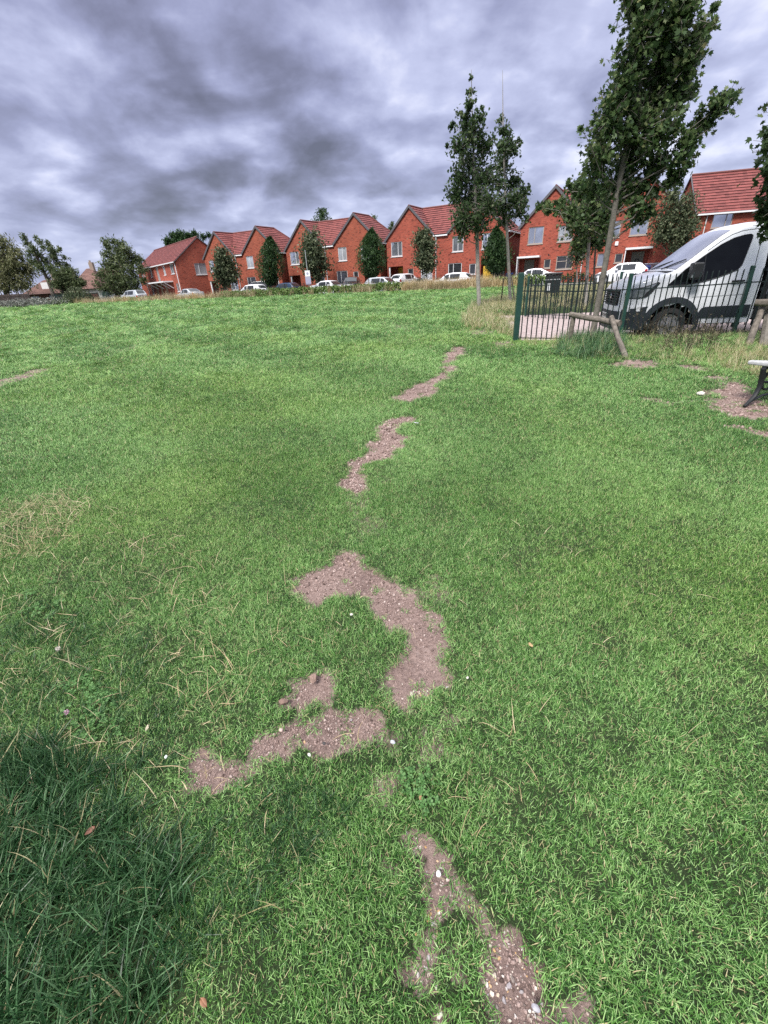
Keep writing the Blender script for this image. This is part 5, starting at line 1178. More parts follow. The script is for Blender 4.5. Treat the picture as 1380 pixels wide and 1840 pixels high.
def car(name, label, s, t, face, style, paint, rimmat='rim', group='cars parked along the road', z=None, rot=None, xy=None):
    """s,t in row coordinates; face 0 = nose to the right along the road, 180 = to the left, 90 = towards the houses"""
    x, y = row(s, t) if xy is None else xy
    Ls, Hh, Wd = {'hatch': (3.95, 1.48, .86), 'saloon': (4.5, 1.44, .89), 'suv': (4.35, 1.66, .9), 'mpv': (4.4, 1.75, .9), 'estate': (4.5, 1.48, .88)}[style]
    root = thing(name, label, 'car', (x, y, (gz(x, y)+.012) if z is None else z), ROT+R(face) if rot is None else rot, group)
    h = Ls/2; fw = h-.82; rw = -h+.78; r_ = .315; bl = .92 if Hh < 1.6 else 1.05
    hz = bl+.02
    if style == 'saloon': prof = [(-h, .55), (-h+.03, .90), (-h+.1, 1.02), (-h+.75, 1.07), (-h+1.5, Hh-.04), (-.15, Hh), (.35, Hh-.05), (h-1.25, hz), (h-.45, .86), (h-.12, .74), (h-.02, .62), (h, .5)]
    elif style == 'suv' or style == 'mpv': prof = [(-h, .6), (-h+.03, 1.05), (-h+.1, 1.12), (-h+.42, Hh-.08), (-h+.6, Hh-.02), (-.2, Hh), (.45, Hh-.06), (h-1.05, hz+.06), (h-.4, .98), (h-.1, .82), (h-.02, .68), (h, .5)]
    elif style == 'estate': prof = [(-h, .55), (-h+.03, .95), (-h+.08, 1.0), (-h+.42, Hh-.1), (-h+.6, Hh-.03), (-.3, Hh), (.3, Hh-.05), (h-1.2, hz), (h-.45, .87), (h-.12, .74), (h-.02, .62), (h, .5)]
    else: prof = [(-h, .55), (-h+.03, .93), (-h+.08, 1.0), (-h+.55, Hh-.10), (-h+.75, Hh-.03), (-.2, Hh), (.3, Hh-.06), (h-1.0, hz+.03), (h-.4, .88), (h-.1, .75), (h-.02, .62), (h, .5)]
    rx = prof[3][0] if style != 'saloon' else prof[4][0]
    b = Body(prof, Wd, bl-.06, .34, .2, [(-h, .82), (-h+.25, .95), (-h+.7, 1), (h-.9, 1), (h-.35, .93), (h-.1, .84), (h, .74)], r=.09, crown=.03)
    b.shell('body', paint, root, .10, [(fw, r_, .375), (rw, r_, .375)])
    wl = MB(); wl.box(-h+.35, h-.35, -.55, .55, .2, .72); wl.build('underbody', MT['black'], root)
    cx0 = -h+(.95 if style == 'saloon' else .42); xf = h-(1.25 if style in ('saloon', 'estate') else 1.0)
    zc = lambda x: b.zt(x)-.075
    for sg in (1, -1):
        for (a, c) in ((xf-.55, .02), (-.06, min(-.95, rx+.42)), (min(-1.03, rx+.34), cx0+.32)):
            if a-c < .18: continue
            lo = bl+.03; top_ = lambda x: max(lo+.02, min(zc(x), Hh-.10))
            P_ = [(c, lo+.02), (a, lo)] + [(x, top_(x)) for x in np.linspace(a, c, 6)]
            b.side('side_window', P_, MT['carglass'], root, .008, sg, .15)
        b.side('headlight', [(h-.06, .60), (h-.04, .68), (h-.20, .79), (h-.55, .84), (h-.42, .70), (h-.2, .60)], MT['lamp'], root, .012, sg, .08)
        b.side('tail_light', [(-h+.04, .72), (-h+.30, .74), (-h+.22, .98), (-h+.07, .96)], MT['redlamp'], root, .012, sg, .08)
        for xw in (fw, rw): wheel(root, xw, sg*(Wd-.11), r_, .19, MT[rimmat], sg, 5, .66)
        mm = MB(); mm.box(xf-.72, xf-.52, sg*(Wd-.03), sg*(Wd+.14), bl+.04, bl+.17); mm.build('mirror', paint, root, bevel=.03)
        hm = MB(); hm.box(-.30, -.12, sg*(b.w(-.2, .85)+.004), sg*(b.w(-.2, .85)+.03), .82, .85); hm.build('door_handle', MT['chrome'], root)
    b.top('windscreen', xf-.04, .42, .93, MT['carglass'], root, .008, 6)
    if style == 'saloon': b.top('rear_window', -h+1.45, -h+.80, .9, MT['carglass'], root, .008, 5)
    else: b.top('rear_window', -h+.50, -h+.12, .86, MT['carglass'], root, .008, 5)
    for xx, nm in ((h+.004, 'front_plate'), (-h-.004, 'rear_plate')):
        p_ = MB(); p_.box(xx-.006, xx+.006, -.26, .26, .40, .51); p_.build('number_plate', MT['plate'], root)
    gm = MB(); gm.box(h-.05, h+.006, -.45, .45, .27, .38); gm.build('lower_grille', MT['black'], root)
    return root
def st_px(px, py, t):
    """s along the row where the pixel's sight line meets the line t in front of the houses"""
    d = ray(px, py); n = V_ROW; o = O_ROW+V_ROW*t; k = (o@n)/(d[0]*n[0]+d[1]*n[1]); p = d[:2]*k
    return float((p-o)@U_ROW)
car('parked_car', 'white hatchback facing left behind dry grass and railings, below the two-pane window', st_px(812, 506, -7.8), -7.8, 180, 'hatch', MT['carwhite'])
car('parked_car', 'silver hatchback parked facing right, just below the dark round-based evergreen', st_px(690, 512, -7.8), -7.8, 0, 'hatch', MT['carsilver'])
car('parked_car', 'white saloon car parked beside the hedge near the tall pole sign', st_px(594, 515, -7.8), -7.8, 0, 'saloon', MT['carwhite'])
car('parked_car', 'small white car, nose left, half hidden by the hedge near a column tree', st_px(452, 518, -7.8), -7.8, 180, 'hatch', MT['carwhite'])
car('parked_car', 'white car on the drive by the yellow-boarded porch, nose to the house', st_px(727, 504, -2.8), -2.4, 75, 'hatch', MT['carwhite'])
car('parked_car', 'black car on the forecourt, standing nose-out behind the white saloon', st_px(632, 507, -2.6), -2.6, -68, 'hatch', MT['carblack'])
car('parked_car', 'black car behind the small white car near the leafy grey-green tree', st_px(462, 512, -2.4), -2.4, 200, 'suv', MT['carblack'])
car('parked_car', 'dark blue car almost hidden by the hedge under the white porch post', st_px(512, 516, -4.2), -4.2, 180, 'hatch', MT['carblue'])
car('parked_car', 'silver car with dark windows in front of the long gable-ended house', st_px(340, 524, -6.4), -6.4, 170, 'saloon', MT['carsilver'])
car('parked_car', 'pale silver car parked at the left end of the road beside the round leafy tree', st_px(240, 533, -6.5), -6.5, 178, 'suv', MT['carsilver'])
car('parked_car', 'white car parked behind the railings and litter bin, nose to the left', st_px(958, 494, -7.6), -7.6, 180, 'saloon', MT['carwhite'])
car('parked_car', 'white hatchback seen over the railings beside the van bonnet', st_px(1117, 485, -5.6), -5.6, 180, 'hatch', MT['carwhite'])
P_ = at_y(6, 536, 76)
car('parked_van', 'white vehicle at the left edge behind the wooden fence', 0, 0, 0, 'mpv', MT['carwhite'], xy=(P_[0], P_[1]), rot=R(20), group=None)['category'] = 'van'

# ------------------------------------------------------------------ bins and other street things
def wheelie(label, xy, z, rz, mat, lid=None):
    root = thing('wheelie_bin', label, 'bin', (xy[0], xy[1], z), rz, 'bins in front of the houses')
    m_ = MB(); V = [(-.24, -.26, .06), (.24, -.26, .06), (.24, .24, .06), (-.24, .24, .06), (-.29, -.36, .98), (.29, -.36, .98), (.29, .32, .98), (-.29, .32, .98)]
    m_.add(V, [(3, 2, 1, 0), (4, 5, 6, 7), (0, 1, 5, 4), (1, 2, 6, 5), (2, 3, 7, 6), (3, 0, 4, 7)]); m_.build('bin_body', mat, root, bevel=.02)
    l_ = MB(); l_.add([(-.31, -.39, .985), (.31, -.39, .985), (.31, .36, .985), (-.31, .36, .985), (-.29, -.36, 1.03), (.29, -.36, 1.03), (.29, .30, 1.08), (-.29, .30, 1.08)], [(3, 2, 1, 0), (4, 5, 6, 7), (0, 1, 5, 4), (1, 2, 6, 5), (2, 3, 7, 6), (3, 0, 4, 7)]); l_.build('lid', lid or mat, root)
    for sx in (-.26, .26):
        w_ = MB(); w_.lathe([(.10, -.03), (.10, .03)], Matrix.Translation((sx, .26, .10)) @ Matrix.Rotation(PI/2, 4, 'Y'), 12); w_.build('wheel', MT['rubber'], root)
    return root
for i, (px, py, t, lab) in enumerate([(893, 499, -1.2, 'left one of two blue wheelie bins under the dark column tree beside the yellow boards'), (915, 497, -1.0, 'right one of two blue wheelie bins behind the tree trunk near the gate post'), (1161, 486, -1.0, 'blue wheelie bin at the door with the wreath')]):
    x, y = row(st_px(px, py, t), t); wheelie(lab, (x, y), .48, ROT, MT['binblue'])
# yellow boards beside house D
s_ = st_px(880, 490, -.5); x, y = row(s_, -.5); root = thing('board_gate', 'yellow upright boards beside the brick house, under the dark column tree', 'gate', (x, y, .47), ROT)
for i in range(7): m_ = MB(); m_.box(-.7+i*.2, -.51+i*.2, -.015, .015, .04, 1.85+.01*(i % 3)); m_.build('board', MT['yellow'], root)
for z in (.4, 1.5): m_ = MB(); m_.box(-.7, .7, .017, .06, z, z+.1); m_.build('rail', MT['yellow'], root)
# pink low wall / planter by house F
x, y = row(st_px(1180, 474, -.6), -.6); root = thing('garden_shed', 'low pinkish store with a flat top beside the wreath door', 'shed', (x, y, .3), ROT)
m_ = MB(); m_.box(-.9, .9, 0, .8, 0, 1.35); m_.build('store_body', plain('pink_store', (.42, .26, .27), .7), root); m_ = MB(); m_.box(-.96, .96, -.06, .86, 1.353, 1.42); m_.build('lid', MT['offwhite'], root)

# the black litter bin on posts
B0 = G(991, 531); root = thing('litter_bin', 'black litter bin standing in the grass behind the railings', 'litter bin', (B0[0], B0[1], gz(B0[0], B0[1])), R(-25))
m_ = MB(); m_.add([(-.30, -.24, .10), (.30, -.24, .10), (.30, .24, .10), (-.30, .24, .10), (-.36, -.28, .92), (.36, -.28, .92), (.36, .28, .92), (-.36, .28, .92)], [(3, 2, 1, 0), (4, 5, 6, 7), (0, 1, 5, 4), (1, 2, 6, 5), (2, 3, 7, 6), (3, 0, 4, 7)]); m_.build('bin_body', MT['black'], root, bevel=.02)
m_ = MB(); m_.box(-.40, .40, -.32, .32, .925, 1.02); m_.build('lid', MT['black'], root, bevel=.03)
m_ = MB(); m_.box(-.37, .37, -.295, -.283, .70, .74); m_.build('band', MT['greymetal'], root)
m_ = MB(); m_.box(-.22, -.10, -.287, -.27, .22, .56); m_.build('notice', MT['white'], root)
for sx in (-.26, .26): m_ = MB(); m_.box(sx-.04, sx+.04, -.1, .1, -.15, .11); m_.build('foot', MT['black'], root)

# pole with sign
s_ = st_px(556, 519, -9.6); x, y = row(s_, -9.6); z0 = gz(x, y); top = at_y(547, 449, y); root = thing('sign_pole', 'thin pale pole with a small white sign standing in the hedge', 'sign', (x, y, z0))
m_ = MB(); m_.tube([(0, 0, -.2), (0, 0, 1.6), (0, 0, top[2]-z0)], [.05, .045, .035], 10); m_.build('pole', MT['greymetal'], root, smooth=True)
pz = at_y(555, 489, y)[2]-z0; pz2 = at_y(556, 497, y)[2]-z0; pz3 = at_y(557, 511, y)[2]-z0
MT['signface'] = plain('sign_white', (.78, .79, .8), .4, var=.03); MT['signlow'] = plain('sign_grey_blue', (.34, .34, .46), .5, var=.06)
Ms = Matrix.Rotation(R(-12), 4, 'Z')
m_ = MB(); m_.box(-.27, .27, -.075, -.055, pz2+.02, pz+.15, Ms); so_ = m_.build('sign_plate', MT['signface'], root)
m_ = MB(); m_.lathe([(.12, 0), (.12, .008)], Ms @ Matrix.Translation((0, -.076, (pz+pz2)/2+.08)) @ Matrix.Rotation(PI/2, 4, 'X'), 16); m_.build('round_symbol', MT['signlow'], so_)
m_ = MB(); m_.box(-.29, .29, -.075, -.055, pz3, pz2, Ms); m_.build('lower_plate', MT['signlow'], root)
# far lamp post / aerial between the right-hand houses
P_ = at_y(931, 470, 62); root = thing('lamp_post', 'tall thin grey pole rising between the two right-hand brick houses', 'lamp post', (P_[0], P_[1], .4)); tp = at_y(935, 392, 62)
m_ = MB(); m_.tube([(0, 0, 0), (0, 0, tp[2]-.4)], [.08, .05], 8); m_.build('pole', MT['greymetal'], root); m_ = MB(); m_.box(-.6, .05, -.08, .08, tp[2]-.42, tp[2]-.34); m_.build('lamp_head', MT['greymetal'], root)

# ------------------------------------------------------------------ knee rails of rough logs
def log(mb, pts, rad, n=10):
    P = [np.array(p, float) for p in pts]; Q = []; Rr = []
    for a, b in zip(P, P[1:]):
        for k in range(5): t = k/5; Q.append(a+(b-a)*t+rng.normal(0, rad*.07, 3)); Rr.append(rad*rng.uniform(.92, 1.08))
    Q.append(P[-1]); Rr.append(rad); mb.tube(Q, Rr, n, wob=.05)
pa = at_y(1031, 565, 9.25); pb = at_y(1114, 581, 8.25); foot = G(1131, 645); pc = at_y(1096, 572, 8.4)
root = thing('log_rail', 'rough log knee rail with a leaning prop post in front of the maple trunk', 'rail', (pa[0], pa[1], gz(pa[0], pa[1])))
o = np.array([pa[0], pa[1], gz(pa[0], pa[1])])
m_ = MB(); log(m_, [pa-o+np.array([-.05, .05, .0]), pb-o], .052); m_.build('rail', MT['oldwood'], root, smooth=True)
m_ = MB(); log(m_, [(0, 0, -.2), pa-o-np.array([0, 0, .03])], .045); m_.build('post', MT['oldwood'], root, smooth=True)
m_ = MB(); log(m_, [foot-o+np.array([0, 0, -.12]), pc-o+np.array([.02, 0, .02])], .042); m_.build('prop_post', MT['oldwood'], root, smooth=True)
pa = at_y(1357, 544, 8.3); pf = G(1343, 622); pb = at_y(1420, 542, 8.0)
root = thing('log_rail', 'rough log knee rail on a straight post at the right edge', 'rail', (pf[0], pf[1], pf[2])); o = np.array(pf)
m_ = MB(); log(m_, [pa-o, pb-o], .055); m_.build('rail', MT['oldwood'], root, smooth=True)
m_ = MB(); pt_ = at_y(1370, 551, 8.3); log(m_, [(0, 0, -.15), pt_-o], .05); m_.build('post', MT['oldwood'], root, smooth=True)

# ------------------------------------------------------------------ bench at the right edge
tip = at_z(1343, 648, .60); ft = G(1349, 700)
ld = np.array([.45, -.89]); ld /= np.hypot(*ld); dd = np.array([-ld[1], ld[0]])      # along the bench / towards its back
root = thing('park_bench', 'park bench with grey wooden slats and black iron legs at the right edge', 'bench', (tip[0], tip[1], gz(tip[0], tip[1])), 0)
zg = gz(tip[0], tip[1]); hs_ = .60-zg
MB_ = Matrix(((ld[0], dd[0], 0, 0), (ld[1], dd[1], 0, 0), (0, 0, 1, 0), (0, 0, 0, 1)))
for i in range(5):
    m_ = MB(); y0 = .01+i*.092; m_.box(0, 1.6, y0, y0+.075, hs_-.04-.012*i, hs_-.012*i, MB_); m_.build('seat_slat', MT['benchwood'], root, bevel=.012)
for i in range(4):
    m_ = MB(); m_.box(0, 1.6, .50+i*.035, .525+i*.035, hs_+.08+i*.1, hs_+.155+i*.1, MB_); m_.build('back_slat', MT['benchwood'], root, bevel=.01)
for x in (.16, 1.42):
    m_ = MB(); q_ = lambda pts: [tuple(MB_ @ Vector((x, y, z))) for y, z in pts]
    m_.tube(q_([(.02, hs_-.06), (.06, hs_-.16), (.075, hs_-.26), (.03, hs_-.36), (-.06, .03), (-.12, .0)]), [.026, .03, .026, .022, .02, .016], 8)
    m_.tube(q_([(.02, hs_-.055), (.22, hs_-.07), (.47, hs_-.10)]), .022, 8)
    m_.tube(q_([(.45, hs_-.08), (.42, hs_-.2), (.40, hs_-.28), (.46, .04), (.56, .0)]), [.024, .026, .024, .02, .016], 8)
    m_.tube(q_([(.46, hs_-.08), (.50, hs_+.1), (.62, hs_+.48)]), [.022, .02, .016], 8)
    m_.tube(q_([(.07, hs_-.24)]+[(.24+.14*math.cos(a), hs_-.21+.10*math.sin(a)) for a in np.linspace(PI, 3*PI, 17)]+[(.40, hs_-.26)]), .014, 6)
    m_.tube(q_([(.0, hs_-.40), (.2, hs_-.37), (.42, hs_-.38)]), .012, 6)
    m_.build('iron_leg', MT['black'], root, smooth=True)
# ------------------------------------------------------------------ the three near trees
z3 = ((960, 0), 3.286)
D1 = 19.3
tr = pxline([(862, 556), (859, 500), (857, 420), (853, 330), (849, 240), (847, 125)], D1)
bl = pxblobs([(847,140,5),(845,165,8),(842,190,12),(835,215,17),(860,212,12),(850,240,26),(828,268,22),(870,262,22),(846,300,36),(868,330,34),(826,322,20),(820,352,22),(850,362,38),(878,372,28),(834,392,25),(830,412,20),(858,405,26),(812,228,8),(802,262,5),(866,195,5)], D1, .75)
tree('young_maple', 'slim dark leafy young tree standing in tall grass, the left of the pair', tr[0]-np.array([0, 0, .1]), [tr[0]-np.array([0, 0, .12])]+tr[1:], [.085, .075, .065, .045, .022, .006], bl, 420, .095, 'maple', MT['youngmaple'], MT['palebark'], 'young park trees', upb=.2)
D2 = 20.7
tr = pxline([(918, 548), (914, 480), (911, 420), (907, 330), (904, 230), (903, 126)], D2)
bl = pxblobs([(900,214,8),(905,238,13),(915,252,11),(899,268,16),(921,272,16),(930,256,8),(904,302,23),(921,332,20),(928,362,20),(904,372,22),(941,347,11),(911,397,17),(934,382,14),(941,372,9),(895,330,16),(949,338,5),(946,395,7)], D2, .7)
tree('young_maple', 'thin sparse young tree with a long bare leader, the right of the pair', tr[0]-np.array([0, 0, .1]), [tr[0]-np.array([0, 0, .12])]+tr[1:], [.075, .065, .055, .04, .02, .005], bl, 250, .095, 'maple', MT['youngmaple'], MT['palebark'], 'young park trees', upb=.2)
# stakes at its foot
for i, (px, py, ptx, pty, lab) in enumerate([(900, 545, 905, 500, 'left support stake leaning beside the thin young tree'), (927, 545, 919, 497, 'right support stake leaning against the thin young tree')]):
    a = G(px, py); b_ = at_y(ptx, pty, 20.6); root = thing('tree_stake', lab, 'stake', tuple(a), 0, 'stakes of the thin young tree'); m_ = MB(); m_.tube([(0, 0, -.2), b_-np.array(a)], [.03, .028], 8); m_.build('stake', MT['oldwood'], root, smooth=True)
D3 = 9.55
tr = pxline([(1063, 610), (1072, 560), (1085, 490), (1099, 410), (1112, 330), (1131, 240), (1158, 120), (1184, 20), (1200, -60)], D3)
B3 = [(1165,20,42),(1150,68,36),(1222,28,42),(1238,80,32),(1192,60,42),(1130,122,34),(1180,132,46),(1232,122,34),(1262,72,12),(1284,45,10),(1280,20,10),(1115,182,40),(1162,192,44),(1210,182,38),(1090,228,36),(1140,242,46),(1192,242,38),(1296,188,24),(1318,176,10),(1280,208,24),(1252,232,24),(1232,262,26),(1080,282,34),(1130,292,42),(1180,300,27),(1224,292,22),(1212,322,22),(1066,312,22),(1110,342,34),(1150,342,24),(1142,378,26),(1168,378,14),(1098,210,30),(1150,-30,50),(1210,-40,50),(1190,-90,50),(1240,-20,30),(1045,232,6),(1110,82,6),(1256,55,20),(1140,15,26),(1060,345,18),(1175,345,16),(1150,395,12),(1240,160,18),(1260,100,6),(1125,150,26),(1200,110,30)]
tree('leafy_maple', 'tallest leafy maple by the log rail, crown cut by the top of the photo', tr[0], [tr[0]-np.array([0, 0, .15])]+tr[1:], [.065, .058, .055, .052, .047, .04, .03, .02, .012], pxblobs(B3, D3, .42, 1.03), 330, .078, 'maple', MT['maple'], MT['bark'], 'young park trees', upb=.15, n=10)
D4 = 17.4
tr = pxline([(1052, 560), (1055, 490), (1059, 420), (1056, 380), (1052, 330)], D4)
bl = pxblobs([(1030,338,15),(1050,352,30),(1078,360,26),(1044,400,34),(1074,402,28),(1030,388,24),(1060,436,22),(1010,366,10),(985,373,12),(1003,376,12),(969,372,8),(1020,380,12),(1025,330,8),(1085,390,20),(1040,440,14)], D4, .7)
tree('young_maple', 'smaller pale-trunked maple beyond the gravel track, one long branch to the left', tr[0], [tr[0]-np.array([0, 0, .1])]+tr[1:], [.07, .06, .05, .04, .02], bl, 300, .12, 'maple', MT['maple'], MT['palebark'], 'young park trees', upb=.2)
tr = pxline([(1066, 545), (1068, 480), (1071, 425), (1085, 370)], 18.4)
bl = pxblobs([(1080,370,18),(1095,385,16),(1068,410,18),(1092,420,12),(1078,440,10)], 18.4, .5)
tree('young_maple', 'thin grey stem with a scant crown just right of the pale-trunked maple', tr[0], [tr[0]-np.array([0, 0, .1])]+tr[1:], [.04, .036, .03, .01], bl, 150, .15, 'maple', MT['maple'], MT['bark'], 'young park trees', upb=.2)
DR = 8.3
tb = G(1376, 622)
tr = [np.array(tb)-np.array([0, 0, .1])]+pxline([(1383, 560), (1400, 480), (1415, 400), (1432, 300), (1450, 200)], DR)
bl = pxblobs([(1384,240,14),(1392,262,18),(1388,290,14),(1400,310,30),(1402,345,34),(1376,372,14),(1388,385,20),(1366,388,9),(1400,405,30),(1440,260,60),(1450,340,60),(1440,200,50)], DR, .5)
tree('leafy_maple', 'maple at the right edge, mostly outside the photo, behind the bench', tb, tr, [.09, .075, .07, .06, .05, .03], bl, 300, .10, 'maple', MT['youngmaple'], MT['bark'], 'young park trees', upb=.2)

# ------------------------------------------------------------------ street trees in front of the houses
def street_round(px_list, base_px, t, label, mat='rowan', per=230, leaf=.16, name='street_tree', bark='palebark', rad=.07, tpl='narrow', tk=0):
    s = st_px(*base_px, t); x, y = row(s, t); z = gz(x, y); b0 = np.array([x, y, z])
    bl = pxblobs(px_list, y, 0, 1.18); bl = [(c+np.array([0, rng.uniform(-.5, .5), 0]), r_) for c, r_ in bl]
    tops = bl[0][0]; low = bl[-1][0]
    tr = [b0-np.array([0, 0, .1]), b0*.5+np.array([low[0], y, low[2]])*.5, np.array([low[0], y, low[2]]), np.array([tops[0], y, tops[2]])]
    return tree(name, label, b0, tr, [rad, rad*.85, rad*.7, .02], bl, int(per*2.6), leaf*1.15, 'oval', MT[mat], MT[bark], 'trees along the road', twigs=False, upb=.3)
street_round([(400,452,9),(394,462,12),(404,470,16),(398,482,18),(412,486,16),(405,498,19),(418,500,11),(392,496,10),(404,510,12)], (412, 522), -3.8, 'grey-green leafy street tree before the farthest twin-gabled house', per=200, leaf=.26)
street_round([(560,424,12),(553,436,15),(566,446,19),(556,456,20),(575,462,17),(562,474,22),(580,480,12),(552,478,12),(566,490,17),(570,500,10)], (574, 515), -3.8, 'tall grey-green leafy street tree behind the pole sign', per=220, leaf=.23)
street_round([(762,420,10),(756,430,14),(768,438,15),(760,448,19),(770,458,18),(762,470,19),(775,474,11),(752,474,10),(766,484,12)], (769, 505), -3.8, 'small grey-green street tree with a thin white trunk and two-window wall behind', per=210, leaf=.20)
street_round([(1036,446,10),(1030,456,13),(1042,458,12),(1036,466,14)], (1040, 492), -3.5, 'small sapling with a white trunk in front of the right-hand twin-gabled house', per=120, leaf=.17, rad=.05)
street_round([(1215,350,14),(1232,362,15),(1208,372,22),(1235,385,22),(1195,398,24),(1218,408,28),(1240,410,17),(1190,420,20),(1210,430,24),(1178,428,12),(1232,432,15),(1205,447,10)], (1194, 470), -2.6, 'dense bushy grey-green tree between the wreath door and the white van cab', per=230, leaf=.17, rad=.09)
def column(px, top, bot, wpx, t, base, label):
    s = st_px(px, base, t); x, y = row(s, t); z = gz(x, y); b0 = np.array([x, y, z])
    a = at_y(px-1, top, y); c = at_y(px, bot, y); H_ = a[2]-c[2]; rw = wpx/2*depth(c)/FPX
    n = 5200; v = rng.random(n)**.85; prof = np.interp(v, [0, .08, .22, .42, .62, .8, .93, 1], [.30, .66, .92, 1, .86, .58, .28, .05])
    th = rng.uniform(0, 2*PI, n); lump = 1+.10*np.sin(th*5+v*17)+.08*np.sin(th*9-v*31)+rng.normal(0, .05, n); rr_ = rw*prof*lump*np.clip(rng.normal(.93, .13, n), .3, 1.12)
    P = np.stack([c[0]-x+(a[0]-c[0])*v+rr_*np.cos(th), (c[1]-y)+rr_*np.sin(th), c[2]-z+H_*v], 1)
    root = thing('column_tree', label, 'tree', b0, 0, 'dark clipped-looking column trees')
    m_ = MB(); m_.tube([(0, 0, -.1), (0, 0, c[2]-z+.3), (0, 0, a[2]-z-.8)], [.11, .10, .02], 8)
    for i in range(14):
        v_ = .06+.8*i/14; th_ = i*2.4; r_ = rw*.8*float(np.interp(v_, [0, .1, .4, .8, 1], [.4, .7, 1, .55, .1])); m_.tube([(0, 0, c[2]-z+H_*max(0, v_-.12)), (r_*math.cos(th_), r_*math.sin(th_), c[2]-z+H_*v_)], [.03, .008], 4)
    m_.build('trunk', MT['darkbark'], root, smooth=True)
    V, Fi = leaf_arrays(P, .24, 'narrow', .1, axis=(0, 0, 1), axw=.55); np_mesh('crown', V, Fi, MT['hornbeam'], root, {'lv': ('FACE', np.clip(rng.normal(.4, .25, n)+.15*np.sin(th*5+v*17), 0, 1))})
    # dense inner twigs and shaded leaves so the crown is opaque
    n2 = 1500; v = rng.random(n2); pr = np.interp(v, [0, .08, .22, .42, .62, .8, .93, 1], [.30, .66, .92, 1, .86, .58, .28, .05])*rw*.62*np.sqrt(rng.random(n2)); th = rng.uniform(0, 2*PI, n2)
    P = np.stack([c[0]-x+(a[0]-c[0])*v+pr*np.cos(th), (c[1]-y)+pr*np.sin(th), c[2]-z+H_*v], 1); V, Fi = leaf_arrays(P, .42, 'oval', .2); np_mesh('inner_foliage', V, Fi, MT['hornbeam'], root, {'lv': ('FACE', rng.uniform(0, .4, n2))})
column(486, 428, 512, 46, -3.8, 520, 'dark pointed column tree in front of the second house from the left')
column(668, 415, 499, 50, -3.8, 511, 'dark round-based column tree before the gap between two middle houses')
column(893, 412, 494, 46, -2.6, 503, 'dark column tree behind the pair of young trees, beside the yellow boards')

# ------------------------------------------------------------------ trees behind and at the far left
def far_tree(label, D, trunk_px, radii, blobs, per, leaf, mat, bark='darkbark', name='background_tree', tpl='narrow', jit=1.2, group='background trees', **k):
    tr = pxline(trunk_px, D); z = min(gz(tr[0][0], tr[0][1]), tr[0][2]); b0 = np.array([tr[0][0], tr[0][1], z]); tr[0] = b0-np.array([0, 0, .1])
    return tree(name, label, b0, tr, radii, pxblobs(blobs, D, jit), int(per*3.0), leaf*1.1, tpl, MT[mat], MT[bark], group, twigs=False, **k)
far_tree('pale olive weeping willow at the left edge', 84, [(12, 545), (8, 500), (4, 440)], [.45, .35, .15], [(0,428,12),(-15,440,20),(14,445,16),(30,455,14),(0,462,22),(25,472,20),(45,476,12),(8,488,24),(35,494,20),(52,490,12),(-5,510,22),(22,508,20),(45,508,14),(-30,470,30),(-30,500,30)], 230, .5, 'willow', axis=(0, 0, -1), axw=.5, upb=.1)
far_tree('wind-bent tree with a bare leaning trunk and feathery top beside the willow', 82, [(98, 536), (88, 508), (74, 478), (60, 450), (45, 428)], [.32, .28, .22, .14, .05], [(43,427,6),(50,438,7),(60,448,7),(55,456,8),(68,460,9),(78,446,5),(72,436,6),(66,428,4),(82,470,9),(92,450,7),(88,440,6),(100,455,7),(108,448,5),(98,466,9),(62,472,9),(72,482,10),(92,484,11),(106,478,8),(116,464,5),(120,480,8)], 70, .42, 'poplar', axis=(-.5, 0, .6), axw=.4)
far_tree('bushy dark green tree clump in front of the pale bungalow', 80, [(112, 536), (110, 510), (106, 492)], [.2, .16, .06], [(106,494,12),(118,492,12),(130,490,10),(112,508,14),(126,506,14),(140,504,9),(136,514,12),(118,520,12),(148,510,8),(100,512,10)], 200, .4, 'poplar')
far_tree('big round leafy tree left of the long gable-ended house, sparse at the top', 84, [(226, 545), (222, 500), (212, 455)], [.32, .25, .08], [(188,434,8),(204,436,9),(218,440,10),(196,446,10),(212,452,13),(228,450,11),(190,458,9),(206,466,14),(224,466,15),(240,464,11),(250,470,10),(196,482,14),(214,484,18),(234,482,17),(254,484,10),(184,496,12),(202,504,18),(222,504,20),(242,506,16),(258,504,7),(190,520,14),(210,524,18),(232,524,17),(248,524,10),(176,512,7)], 170, .42, 'poplar')
far_tree('dark rounded treetop rising behind the long gable-ended house', 112, [(325, 530), (322, 470), (324, 428)], [.35, .3, .1], [(300,434,7),(312,428,9),(324,424,9),(338,426,8),(350,422,7),(306,440,9),(320,438,12),(336,438,12),(352,434,9),(366,426,6),(376,424,5)], 200, .5, 'hornbeam')
# spiky conifer behind the middle houses
D_ = 90; tr = pxline([(580, 520), (579, 430), (579, 376)], D_); b0 = np.array([tr[0][0], tr[0][1], .4]); root = thing('conifer_tree', 'spiky dark conifer top rising behind the middle houses', 'tree', b0, 0, 'background trees')
m_ = MB(); q0, q1 = np.zeros(3), tr[2]-b0; m_.tube([q0, q1*.6, q1], [.25, .14, .02], 8); Pn = []; Ax = []
for k in range(60):
    v = .45+.55*k/60; h = q1*v; Ln = 3.6*(1.04-v)/.55+.3; th = k*2.39; e = h+np.array([Ln*math.cos(th), Ln*math.sin(th), Ln*.45]); m_.tube([h, e], [.04, .01], 4)
    t = rng.random(40)[:, None]; Pn.append(h+(e-h)*t+rng.normal(0, .13, (40, 3)))
m_.build('trunk', MT['darkbark'], root); Pn = np.vstack(Pn); V, Fi = leaf_arrays(Pn, .42, 'narrow', .3); np_mesh('crown', V, Fi, MT['hornbeam'], root, {'lv': ('FACE', rng.random(len(Pn)))})
